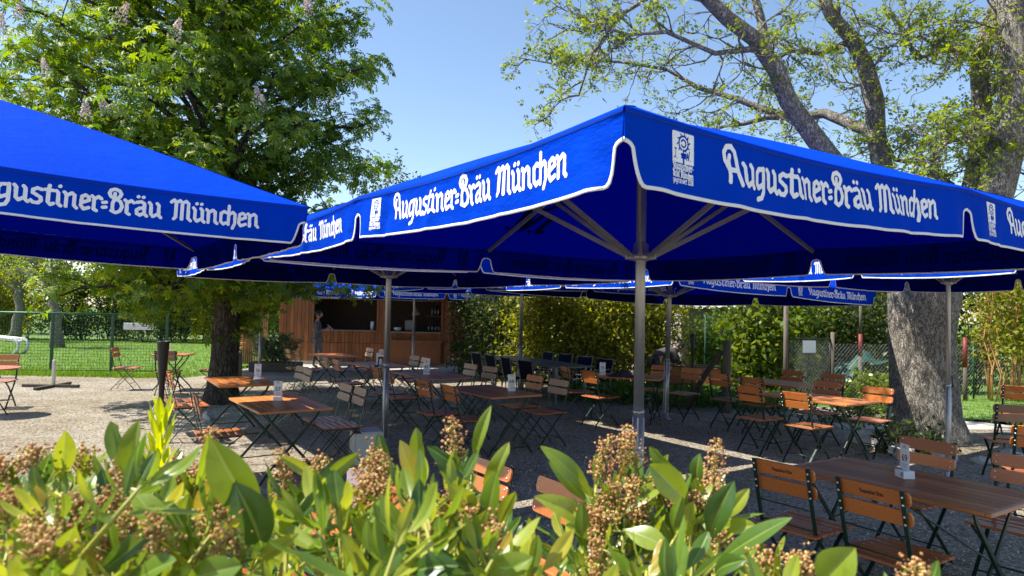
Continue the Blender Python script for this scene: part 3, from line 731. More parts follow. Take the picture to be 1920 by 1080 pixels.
# --- table 69, near right
table(2.58, 4.54, 'large brown planked table carrying card 69, nearest at the right'); number_card('69', 2.62, 4.62, 'number card reading 69 in a white slotted block', True, yaw=-1.55)
seat_pair(2.58, 4.54, -1, (.36, -.24), ['left one of two stamped chairs seen from behind at table 69', 'right one of two stamped chairs seen from behind at table 69'], ['stamped', 'stamped'], .56)
seat_pair(2.58, 4.54, 1, (.34, -.36), ['left chair on the far side of table 69, facing the viewer', 'right chair on the far side of table 69, cut by the frame'], ['orange', 'orange'], .68)
# --- right group by the walnut
table(4.02, 9.15, 'wooden folding table by the walnut whose right end is sunlit')
seat_pair(4.02, 9.15, -1, (-.25, .45), ['chair left of the half sunlit table, one end of its back lit orange', 'dark shaded chair left of the half sunlit table'], ['orange', 'orange'], .60)
seat_pair(4.02, 9.15, 1, (-.34, .40), ['chair right of the half sunlit table, right end of its back lit', 'shaded chair right of the half sunlit table'], ['orange', 'orange'], .62)
table(4.28, 11.15, 'shaded folding table in front of the chain-link gate')
seat_pair(4.28, 11.15, -1, (-.20, .42), ['nearer dark chair at the left of the table before the gate', 'farther dark chair at the left of the table before the gate'], ['orange', 'orange'], .64)
seat_pair(4.28, 11.15, 1, (-.36, .36), ['sunlit orange chair facing us before the gate, right one', 'sunlit orange chair facing us before the gate, left one'], ['orange', 'orange'], .70)
# --- table 7x near the leaning post
table(1.95, 11.75, 'dark shaded folding table behind the front grey pole', .55)
number_card('70', 1.55, 11.7, 'small white number card on the dark table behind the front pole')
for (x, y, fx, fy, lab) in ((1.15, 11.9, .9, .3, 'dark red chair left of the front pole, farther one'), (1.45, 11.2, .8, .5, 'dark red chair left of the front pole, nearer one'), (2.55, 12.4, -.7, -.6, 'dark chair right of the front pole, behind the table'), (2.95, 11.9, -.8, -.5, 'dark chair right of the front pole beside the thin pole')):
    chair('orange', x, y, fx, fy, lab)
# --- the table hidden by the shrub
table(-.62, 3.52, 'folding table mostly hidden behind the front shrub'); number_card('', -.78, 3.6, 'number card peeking through the leaves of the front shrub')
seat_pair(-.62, 3.52, 1, (-.28, .33), ['sunlit orange chair whose back rises from the front shrub', 'chair behind the sunlit one at the shrub-hidden table'], ['orange', 'orange'], .62)
seat_pair(-.62, 3.52, -1, (.25,), ['chair left of the shrub-hidden table, top edge showing'], ['orange'], .60)
# --- right edge
for (x, y, fx, fy, kd, lab) in ((7.35, 10.15, .35, .93, 'orange', 'reddish chair at the right edge, farthest of three'), (5.65, 7.9, .25, .95, 'pale', 'purple-brown chair at the right edge beside the walnut stones'), (4.75, 6.35, .3, .95, 'orange', 'orange chair cut by the right edge behind table 69')):
    chair(kd, x, y, fx, fy, lab)
# --- bistro table by the fence
def make_bistro():
    root = thing('bistro_table', 'small square bistro table with crossed legs near the green fence', 'table', (-7.15, 14.75, 0), .15)
    mb = MB()
    for k in range(7): mb.box((-.3 + k * .1, 0, .742), (.094, .70, .024), None, 0, .003)
    mb.box((0, 0, .722), (.6, .03, .016), None, 0); mb.build('tabletop', M['table_wood'], root)
    for e in (-1, 1):
        for s in (-1, 1):
            mb = MB(); y = e * .22 + s * .008; P = [(s * .26, y, .73), (s * .2, y, .62), (0, y, .36), (-s * .27, y, .08), (-s * .33, y, 0)]
            for p, q in zip(P[:-1], P[1:]): mb.bar(p, q, .024, .012, 0, (0, 1, 0))
            mb.build('leg', M['green_metal'], root)
make_bistro(); number_card('59', -7.2, 14.62, 'small number card on the square table by the fence')
chair('orange', -8.05, 14.6, .98, .15, 'folding chair at the left of the square table by the fence')
chair('orange', -6.2, 14.5, -.9, -.2, 'folding chair between the square table and the chestnut trunk')
chair('pale', -6.85, 13.95, -.2, .95, 'folding chair in front of the square table, behind the black torch')
def make_round():
    root = thing('round_table', 'round reddish table cut by the left edge of the picture', 'table', (-8.25, 10.95, 0))
    mb = MB(); mb.lathe([(.40, .728), (.455, .731), (.46, .742), (.455, .752), (.2, .7525)], 40, (0, 0, 0), 0, False); mb.build('tabletop', M['chair_wood_side'], root)
    for k in range(4):
        a = k * PI / 2 + .5; d = Vector((math.cos(a), math.sin(a), 0)); mb = MB(); mb.tube([d * .10 + Vector((0, 0, .73)), d * .19 + Vector((0, 0, .60)), d * .08 + Vector((0, 0, .40)), d * .22 + Vector((0, 0, .14)), d * .30], .010, 6); mb.build('leg', M['black'], root)
    mb = MB(); mb.tube([Vector((math.cos(a) * .085, math.sin(a) * .085, .40)) for a in np.linspace(0, 2 * PI, 17)], .008, 6, 0, False); mb.build('ring', M['black'], root)
make_round(); chair('orange', -8.62, 11.75, .3, -.95, 'orange-backed chair behind the round table at the left edge')
# --- pale table with dark armchairs
def make_long():
    root = thing('garden_table', 'long pale metal table before the tall hedge, set with armchairs', 'table', (.55, 15.1, 0), AZ - .12)
    mb = MB()
    for k in range(6): mb.box((-.34 + k * .136, 0, .735), (.13, 3.3, .022), None, 0, .004)
    mb.build('tabletop', M['silver'], root)
    for sx in (-1, 1):
        for y in (-1.45, 0, 1.45): mb = MB(); mb.box((sx * .34, y, .362), (.045, .045, .724)); mb.build('leg', M['silver'], root)
    for s in (-1, 1): mb = MB(); mb.box((s * .34, 0, .705), (.03, 2.85, .035)); mb.build('apron', M['silver'], root)
make_long()
def make_arm(m):
    root = thing('armchair', 'x', 'armchair')
    for s in (-1, 1):
        mb = MB(); mb.tube([(s * .27, .24, 0), (s * .27, .22, .44), (s * .27, .23, .62), (s * .27, .19, .65), (s * .27, -.20, .66)], .013, 8); mb.build('front_leg', M['silver'], root)
        mb = MB(); mb.tube([(s * .26, -.30, 0), (s * .26, -.22, .42), (s * .26, -.30, .86)], .013, 8); mb.build('back_leg', M['silver'], root)
    for (y, z) in ((-.30, .85), (.22, .42)): mb = MB(); mb.tube([(-.26, y, z), (.26, y, z)], .013, 8); mb.build('crossbar', M['silver'], root)
    mb = MB(); mb.box((0, 0, .425), (.50, .46, .012), None, 0, .004); mb.build('seat', m, root)
    mb = MB(); mb.box((0, -.262, .66), (.495, .012, .40), Matrix.Rotation(.185, 3, 'X'), 0, .004); mb.build('backrest', m, root)
    return root
AR = [make_arm(M['textilene']), make_arm(M['blue_textile'])]; arm_used = set()
u2 = Vector((-math.sin(AZ - .12), math.cos(AZ - .12), 0)); v2 = Vector((u2.y, -u2.x, 0))
k = 0
for side, m, names in ((-1, 0, ('nearest', 'second', 'third', 'farthest')), (1, 1, ('nearest', 'second', 'third', 'farthest'))):
    for j, nm in enumerate(names):
        p = Vector((.55, 15.1, 0)) + v2 * (side * (.62 if side < 0 else .68)) + u2 * (-1.2 + j * .78 + .05 * math.sin(k))
        o = AR[m] if m not in arm_used else copy_tree(AR[m]); arm_used.add(m); f = v2 * -side
        o.location = p; o.rotation_euler = (0, 0, math.atan2(-f.x, f.y) + random.uniform(-.1, .1))
        tag(o, ('%s dark armchair on the open side of the long pale table' if side < 0 else '%s blue-backed armchair between long pale table and hedge') % nm, None, 'armchairs at the long pale table'); k += 1
# --- small things standing about
def make_torch(x, y, h, label, base_w):
    root = thing('garden_torch', label, 'torch', (x, y, 0))
    mb = MB(); mb.lathe([(.03, h * .30), (.036, h * .55), (.075, h - .03), (.082, h - .01), (.082, h), (.064, h), (.064, h - .04)], 18); mb.build('cone', M['black'], root)
    mb = MB(); mb.tube([(0, 0, 0), (0, 0, h * .32)], .028, 10); mb.lathe([(base_w, 0), (base_w, .012), (.03, .03)], 16); mb.build('stand', M['black'], root)
make_torch(-4.55, 9.1, 1.32, 'black cone garden torch standing on the gravel left of the tables', .10)
def make_thin_torch():
    root = thing('garden_torch', 'thin black garden torch standing before the ivy', 'torch', (3.53, 13.5, 0))
    mb = MB(); mb.lathe([(.012, 1.0), (.03, 1.1), (.055, 1.40), (.05, 1.43), (.02, 1.44)], 12); mb.build('cone', M['black'], root)
    mb = MB(); mb.tube([(0, 0, 0), (0, 0, 1.02)], .014, 8); mb.build('stand', M['black'], root)
make_thin_torch()
def make_box():
    root = thing('wooden_box', 'white open-topped wooden box beside the grey pole', 'box', (-1.68, 8.22, 0), .35)
    w, h, t = .34, .36, .02; mb = MB()
    for s in (-1, 1): mb.box((s * (w - t) / 2, 0, h / 2), (t, w, h), None, 0, .003)
    for s in (-1, 1): mb.box((0, s * (w - t) / 2, h / 2 - .001), (w - 2 * t - .001, t, h - .002), None, 0, .003)
    mb.box((0, 0, .02), (w - 2 * t - .002, w - 2 * t - .002, .02)); mb.build('shell', M['box_white'], root)
    mb = MB(); mb.box((.04, 0, h + .008), (w * .72, w + .01, .014), None, 0, .003); mb.build('lid', M['box_white'], root)
make_box()
def make_foot():
    root = thing('fence_post', 'short white post in a flat cross foot on the gravel', 'post', (-9.67, 14.75, 0), .05)
    mb = MB(); mb.box((0, 0, .30), (.05, .07, .56), None, 0, .005); mb.build('post', M['box_white'], root)
    mb = MB(); mb.box((-.05, 0, .035), (1.15, .09, .06), None, 0, .006); mb.box((0, .33, .035), (.08, .56, .055), None, 0, .006); mb.box((0, -.33, .035), (.08, .56, .055), None, 0, .006); mb.build('foot', M['old_wood'], root)
make_foot()
def make_jacket():
    mb = MB(); n = 14; vs = []
    for i in range(n):
        for j in range(n):
            x, y = i / (n - 1) - .5, j / (n - 1) - .5; r = max(0, 1 - (2 * math.hypot(x, y)) ** 2)
            vs.append((x * .42, y * .34, .012 + .10 * r * (.75 + .4 * math.sin(9 * x + 4 * y) * math.cos(7 * y))))
    mb.add(vs, [(i * n + j, i * n + j + 1, (i + 1) * n + j + 1, (i + 1) * n + j) for i in range(n - 1) for j in range(n - 1)], 0, True)
    o = mb.build('jacket', M['coat']); o.location = (1.85, 11.6, .75); tag(o, 'dark jacket lying crumpled on the dark table behind the pole', 'jacket')
make_jacket()
def stones(items, group, lab):
    for k, (x, y, s, l) in enumerate(items):
        bm = MB(); n, m2 = 9, 6; rng = random.Random(k * 7 + int(x * 100)); vs = []
        ph = [rng.uniform(0, 6) for _ in range(6)]; ax = (rng.uniform(.8, 1.4), rng.uniform(.6, 1), rng.uniform(.45, .75))
        for i in range(m2 + 1):
            th = PI * i / m2
            for j in range(n):
                a = 2 * PI * j / n; r = 1 + .14 * math.sin(2 * a + ph[0] + th * 2) + .10 * math.sin(3 * a + ph[1]) * math.sin(th * 2 + ph[2]) + rng.uniform(-.06, .06)
                vs.append((math.sin(th) * math.cos(a) * r * ax[0] * s, math.sin(th) * math.sin(a) * r * ax[1] * s, math.cos(th) * r * ax[2] * s))
        fs = [(i * n + j, (i + 1) * n + j, (i + 1) * n + (j + 1) % n, i * n + (j + 1) % n) for i in range(m2) for j in range(n)]
        bm.add(vs, fs); o = bm.build('stone', M['stone']); o.location = (x, y, s * ax[2] * .55); o.rotation_euler = (0, 0, rng.uniform(0, 6)); tag(o, l, 'stone', group)
stones([(-5.9, 11.75, .14, 'pale stone at the left end of the row before the chestnut'), (-5.66, 11.4, .17, 'second pale stone in the row before the chestnut'), (-5.45, 11.02, .16, 'third pale stone in the row before the chestnut'),
        (-5.3, 10.65, .15, 'nearest pale stone in the row left of the chestnut tables'), (-4.75, 11.0, .12, 'grey stone under the chair left of table 56'), (-4.4, 11.6, .13, 'grey stone in front of the chestnut trunk foot')], 'stones round the chestnut', '')
stones([(4.95, 9.75, .22, 'large flat grey stone left of the walnut trunk'), (5.15, 9.15, .15, 'rounded stone before the walnut, behind the half sunlit table'), (5.6, 8.95, .16, 'pale broken stone before the walnut foot'), (5.95, 8.8, .12, 'small pale stone right below the walnut trunk'),
        (6.5, 9.05, .19, 'flat stone at the right foot of the walnut'), (7.0, 9.35, .16, 'grey stone at the right edge of the walnut ring'), (6.2, 8.3, .14, 'low stone between walnut and the right chairs'), (7.5, 9.0, .15, 'outermost stone right of the walnut')], 'stones round the walnut', '')
# ------------------------------------------------------------------ kiosk and what stands beside it
def make_kiosk():
    x0, x1, y0, y1, H = -7.35, -2.0, 22.0, 25.2, 2.75
    root = thing('kiosk', 'brown boarded wooden kiosk with two dark serving windows', 'kiosk', (0, 0, 0))
    wins = [(-6.25, -3.98 - .28, 1.12, 2.08), (-3.90, -2.22, 1.10, 2.10)]
    mb = MB(); n = 46; bw = (x1 - x0) / n
    for k in range(n):
        a, b = x0 + k * bw, x0 + (k + 1) * bw; c = (a + b) / 2; spans = [(.12, H)]
        for (wa, wb, za, zb) in wins:
            if wa < c < wb: spans = [(.12, za), (zb, H)]
        for (za, zb) in spans:
            if za < 1.0 < zb: parts = [(za, .70), (.715, zb)]
            else: parts = [(za, zb)]
            for (p, q) in parts: mb.box((c, y0 + (.0 if k % 2 else .006), (p + q) / 2), (bw - .006, .03, q - p), None, 0, .003)
    mb.build('front_wall', M['kiosk'], root)
    mb = MB(); mb.box((x0 + .02, (y0 + y1) / 2 + .02, H / 2 + .06), (.04, y1 - y0 - .04, H - .12)); mb.box((x1 - .02, (y0 + y1) / 2 + .02, H / 2 + .06), (.04, y1 - y0 - .04, H - .12)); mb.box(((x0 + x1) / 2, y1, H / 2 + .06), (x1 - x0, .04, H - .12)); mb.build('side_wall', M['kiosk'], root)
    mb = MB(); mb.box(((x0 + x1) / 2, y0 + 1.5, H / 2), (x1 - x0 - .1, .03, H - .2)); mb.box(((x0 + x1) / 2, y0 + .8, .14), (x1 - x0 - .1, 1.4, .03)); mb.box(((x0 + x1) / 2, y0 + .8, 2.5), (x1 - x0 - .1, 1.4, .03)); mb.build('inside', M['kiosk_dark'], root)
    mb = MB(); mb.box(((x0 + x1) / 2, (y0 + y1) / 2 - .2, H + .08), (x1 - x0 + .7, y1 - y0 + .9, .14), None, 0, .02); mb.build('roof', M['old_wood'], root)
    for (wa, wb, za, zb) in wins:
        mb = MB(); t = .06
        mb.box((wa - t / 2, y0 - .005, (za + zb) / 2), (t, .07, zb - za + 2 * t)); mb.box((wb + t / 2, y0 - .005, (za + zb) / 2), (t, .07, zb - za + 2 * t)); mb.box(((wa + wb) / 2, y0 - .005, zb + t / 2), (wb - wa, .07, t)); f = mb.build('window', M['kiosk'], root)
        mb = MB(); mb.box(((wa + wb) / 2, y0 - .05, za - .02), (wb - wa, .22, .035), None, 0, .004); mb.build('sill', M['silver'], f)
    mb = MB(); mb.box((-3.06, y0 - .12, .42), (1.72, .05, .72), None, 0, .004); mb.box((-3.06, y0 - .13, .80), (1.80, .09, .05), None, 0, .004); mb.build('counter_board', M['kiosk'], root)
    mb = MB(); mb.box((-4.7, y0 + .05, .05), (5.3, .1, .12)); mb.build('plinth', M['concrete'], root)
    mb = MB(); mb.box((-2.98, y0 - .05, 2.235), (.95, .03, .19), None, 0, .003); s = mb.build('sign_board', M['card'], root)
    mb = MB(); rg = random.Random(6); x = -3.36
    while x < -2.62:                                     # the grey line of writing, too small to read
        w = rg.uniform(.025, .055); mb.box((x + w / 2, y0 - .0665, 2.235 + rg.uniform(-.006, .006)), (w, .002, rg.uniform(.045, .07))); x += w + rg.choice((.012, .012, .04))
    mb.build('print', M['ink_light'], s)
    # what stands on the counters
    def item(nm, prof, x, z, m, lab, cat, g=None, y=y0 + .25):
        mb = MB(); mb.lathe(prof, 14); o = mb.build(nm, m); o.location = (x, y, z); tag(o, lab, cat, g)
    item('plate_stack', [(.05, 0), (.11, .02), (.12, .10), (.06, .105)], -3.62, 1.12, M['card'], 'stack of white plates in the right kiosk window', 'plates', None, y0 + .12)
    for k in range(4): item('glass', [(.03, 0), (.04, .16), (.036, .16), (.028, .01)], -2.62 + k * .11, 1.12, M['silver'], ['leftmost tall glass', 'second tall glass', 'third tall glass', 'rightmost tall glass'][k] + ' in the right kiosk window', 'glass', 'glasses in the kiosk window', y0 + .12)
    item('lamp', [(.02, .25), (.10, .12), (.16, 0), (.14, 0), (.08, .12), (.01, .22)], -3.05, 1.62, M['silver'], 'pale metal lamp shade hanging in the right kiosk window', 'lamp')
    item('cup_stack', [(.05, 0), (.06, .26), (.05, .26), (.04, .02)], -4.42, 1.13, M['card'], 'stack of white paper cups at the right end of the left kiosk window', 'cups', None, y0 + .1)
    mb = MB(); mb.box((0, 0, .17), (.34, .25, .34), None, 0, .02); mb.box((0, -.13, .22), (.24, .01, .12)); o = mb.build('coffee_machine', M['alu_dark']); o.location = (-3.25, y0 + .4, 1.12); tag(o, 'grey coffee machine inside the right kiosk window', 'coffee machine')
    for k, (x, z) in enumerate(((-2.55, 1.62), (-2.45, 1.62), (-2.35, 1.62))): item('bottle', [(.03, 0), (.035, .13), (.012, .19), (.014, .23)], x, z, M['silver'], ['left bottle', 'middle bottle', 'right bottle'][k] + ' on the shelf in the right kiosk window', 'bottle', 'bottles on the kiosk shelf', y0 + .35)
    mb = MB(); mb.box((-2.5, y0 + .38, 1.60), (.55, .22, .03)); mb.build('shelf', M['old_wood'], root)
make_kiosk()
def make_screen():
    root = thing('slat_screen', 'screen of upright orange wooden battens left of the kiosk', 'screen', (-7.95, 21.6, 0), .05)
    mb = MB()
    for k in range(13): mb.box((-.36 + k * .06, 0, 1.25), (.035, .03, 2.4), None, 0, .003)
    mb.build('batten', M['batten'], root); mb = MB(); mb.box((0, .035, .4), (.8, .035, .06)); mb.box((0, .035, 2.1), (.8, .035, .06)); mb.build('rail', M['old_wood'], root)
make_screen()
def make_logs():
    root = thing('firewood_stack', 'stack of orange split logs between chestnut trunk and battens', 'firewood', (-8.6, 21.8, 0))
    mb = MB(); rng = random.Random(4)
    for i in range(4):
        for j in range(12): mb.box((-.30 + i * .185 + rng.uniform(-.01, .01), rng.uniform(-.03, .03), .50 + j * .125), (.17, .35, .112), Matrix.Rotation(rng.uniform(-.12, .12), 3, 'Y'), 0, .02)
    mb.build('logs', M['logs'], root); mb = MB(); mb.box((0, .2, .95), (.85, .04, 1.9)); mb.box((0, 0, .40), (.85, .4, .05)); mb.box((-.38, 0, .19), (.06, .36, .37)); mb.box((.38, 0, .19), (.06, .36, .37)); mb.build('rack', M['old_wood'], root)
make_logs()
def make_barrel():
    o = MB(); o.lathe([(.22, 0), (.27, .12), (.29, .36), (.28, .6), (.24, .74), (.21, .74), (.21, .70)], 20); b = o.build('barrel', M['old_wood']); b.location = (-6.55, 16.2, 0); tag(b, 'dark barrel half hidden behind the chestnut trunk', 'barrel')
make_barrel()
# ------------------------------------------------------------------ trees
def frames(n, up=None, spread=1.0):
    """random orthonormal frames whose z axis scatters about 'up'"""
    z = RNG.normal(size=(n, 3)) * spread
    if up is not None: z = z + up
    z /= np.linalg.norm(z, axis=1, keepdims=True) + 1e-9
    t = RNG.normal(size=(n, 3)); x = t - z * (t * z).sum(1, keepdims=True); x /= np.linalg.norm(x, axis=1, keepdims=True) + 1e-9
    return x, np.cross(z, x), z
def inst(name, Pn, fr, s, TV, TF, mats, parent=None):
    x, y, z = fr; n = len(Pn); TV = np.asarray(TV, float)
    V = Pn[:, None, :] + (TV[None, :, 0, None] * x[:, None, :] + TV[None, :, 1, None] * y[:, None, :] + TV[None, :, 2, None] * z[:, None, :]) * np.asarray(s)[:, None, None]
    F = (np.asarray(TF)[None] + (np.arange(n) * len(TV))[:, None, None]).reshape(-1, len(TF[0]))
    return link(name, np_mesh(name, V.reshape(-1, 3), F, mats), parent)
def palmate(k=7):
    V = [(0, 0, 0)]; F = []
    for i in range(k):
        a = -2.0 + 4.0 * i / (k - 1); L = 1 - .10 * abs(i - (k - 1) / 2); c, s_ = math.cos(a), math.sin(a); b = len(V)
        for (r, w, z) in ((.68, .17, .02), (1.0, 0, -.30), (.68, -.17, .02), (.60, 0, -.07)):
            V.append((c * r * L - s_ * w * L, s_ * r * L + c * w * L, z * L))
        F += [(0, b + 3, b + 1, b), (0, b + 2, b + 1, b + 3)]
    return V, F
def pinnate(k=5):
    V = []; F = []
    sp = [(1.0, 0)] + [(.72 - .28 * (i // 2), (1 if i % 2 else -1)) for i in range(k - 1)]
    for (r, sd) in sp:
        a = sd * 1.05; c, s_ = math.cos(a), math.sin(a); ox = r * .62; L = .46; b = len(V)
        for (q, w, z) in ((0, 0, 0), (.5, .20, .03), (1.0, 0, -.12), (.5, -.20, .03)): V.append((ox + c * q * L - s_ * w * L, s_ * q * L + c * w * L, z - .12 * r))
        F.append((b, b + 3, b + 2, b + 1))
    return V, F
LEAF4 = ([(-.5, 0, 0), (0, -.27, .05), (.5, 0, -.05), (0, .27, .05)], [(0, 1, 2, 3)])
def curve_pts(a, b, sag=0.0, wob=.06, n=7, rng=random):
    a, b = Vector(a), Vector(b); L = (b - a).length; pts = []
    for i in range(n):
        t = i / (n - 1); p = a.lerp(b, t) + Vector((0, 0, sag * L * math.sin(PI * t)))
        if 0 < i < n - 1: p += Vector((rng.uniform(-1, 1), rng.uniform(-1, 1), rng.uniform(-1, 1))) * wob * L
        pts.append(p)
    return pts
# --- chestnut
def make_chestnut():
    root = thing('chestnut_tree', 'big dark green chestnut in blossom left of the kiosk, seats round its trunk', 'tree', (-5.35, 12.95, 0))
    O = Vector((-5.35, 12.95, 0)); rng = random.Random(5)
    tr = MB(); pts = [(0, 0, -.1), (0, 0, .06), (.0, 0, .3), (.02, 0, .8), (.03, 0, 1.4), (.06, .02, 2.1), (.08, .05, 3.0), (.0, .1, 4.2), (-.15, .1, 5.6), (-.2, .1, 7.2), (-.2, .1, 8.5)]
    tr.tube(pts, [.40, .34, .28, .245, .235, .23, .21, .18, .14, .1, .04], 22, 0, True, True, .05)
    tr.build('trunk', M['bark_chestnut'], root)
    limbs = MB(); P = []; N = []; tips = []
    C = Vector((-.65, -.2, 5.35)); RX, RY, RZ = 3.45, 3.4, 4.0
    for k in range(88):
        # golden spiral over the ellipsoid, with an uneven radius
        zz = 1 - 2 * (k + .5) / 88; a = k * 2.39996; r = math.sqrt(1 - zz * zz); q = rng.uniform(.66, 1.02)
        q *= 1 + .10 * math.sin(3 * a + 2 * zz)
        tip = C + Vector((RX * r * math.cos(a) * q, RY * r * math.sin(a) * q, RZ * zz * q))
        if tip.z < 1.75: tip.z = 1.75 + rng.uniform(0, .5)
        h = max(1.9, min(7.0, tip.z - .9 - .28 * math.hypot(tip.x, tip.y))); st = Vector((.0, .05, h))
        br = curve_pts(st, tip, .10, .035, 8, rng); limbs.tube(br, [.055 * (1 - i / 9) + .006 for i in range(8)], 6)
        tips.append(tip)
        for j in range(5):                             # leafy shoots along the outer part
            t = rng.uniform(.45, 1.0); i = min(6, int(t * 7)); p = br[i].lerp(br[i + 1], t * 7 - i)
            e = p + Vector((rng.gauss(0, .42), rng.gauss(0, .42), rng.gauss(-.05, .30))); limbs.tube([p, (p + e) / 2 + Vector((0, 0, .06)), e], [.014, .01, .005], 4)
            P.append((e, .42)); 
        P.append((tip, .50))
    for (px, py, Y) in ((140, 512, 11.6), (185, 528, 11.4), (235, 552, 11.3), (275, 566, 11.2), (215, 520, 11.8), (330, 545, 11.8), (380, 540, 12), (300, 525, 11.6), (350, 552, 11.4), (470, 545, 12.2), (520, 560, 11.8), (560, 575, 12.2), (600, 572, 11.9), (640, 580, 12), (672, 590, 12.2), (695, 580, 12.4), (540, 545, 12), (620, 550, 12.2), (660, 562, 12.6), (700, 560, 12.8), (585, 590, 12.4)):
        p = at(px, py - (26 if px < 230 or 390 < px < 480 else 40), Y) - O; P.append((p, .26)); limbs.tube(curve_pts((.1, .0, 2.7), p + Vector((0, 0, .1)), .12, .03, 6, rng), [.04, .03, .022, .016, .01, .006], 5)
    limbs.build('limbs', M['bark_chestnut'], root)
    LP = []; UP = []
    for c, rad in P:
        n = 38 if rad > .3 else 14
        d = RNG.normal(size=(n, 3)); d /= np.linalg.norm(d, axis=1, keepdims=True); r = rad * RNG.random((n, 1)) ** .45
        LP.append(np.array(c)[None] + d * r * np.array([1.15, 1.15, .85])); UP.append(d * .6 + np.array([0, 0, .75]) + np.array([(c - C).x, (c - C).y, 0])[None] * .09)
    LP = np.concatenate(LP); UP = np.concatenate(UP); s = RNG.uniform(.095, .165, len(LP))
    inst('crown', LP, frames(len(LP), UP, .38), s, *palmate(), M['leaf_chestnut'], root)
    # upright blossom candles
    mb = MB(); r2 = random.Random(2)
    for k in range(46):
        t = k / 46; a = k * 2.4; rr = .055 * (1 - t) + .012; c = Vector((rr * math.cos(a), rr * math.sin(a), .03 + .24 * t)); q = .016
        ax = Vector((r2.uniform(-1, 1), r2.uniform(-1, 1), r2.uniform(-1, 1))).normalized(); b = ax.orthogonal().normalized() * q; d = ax.cross(b).normalized() * q
        mb.add([c + b, c + d, c - b, c - d, c + ax * q], [(0, 1, 4), (1, 2, 4), (2, 3, 4), (3, 0, 4)], 0)
    mb.tube([(0, 0, 0), (0, 0, .26)], .004, 4)
    bm = mb.mesh('blossom', M['blossom']); k = 0
    for tip in tips:
        if k >= 70: break
        if tip.x > C.x + 2.3: continue
        for _ in range(1 if rng.random() < .7 else 2):
            p = tip + (tip - C).normalized() * .12 + Vector((rng.gauss(0, .14), rng.gauss(0, .14), .16 + rng.uniform(-.1, .15)))
            o = link('blossom', bm, root, p); o.rotation_euler = (rng.uniform(-.3, .3), rng.uniform(-.3, .3), rng.uniform(0, 6)); o.scale = [rng.uniform(1.0, 1.5)] * 3; k += 1
make_chestnut()
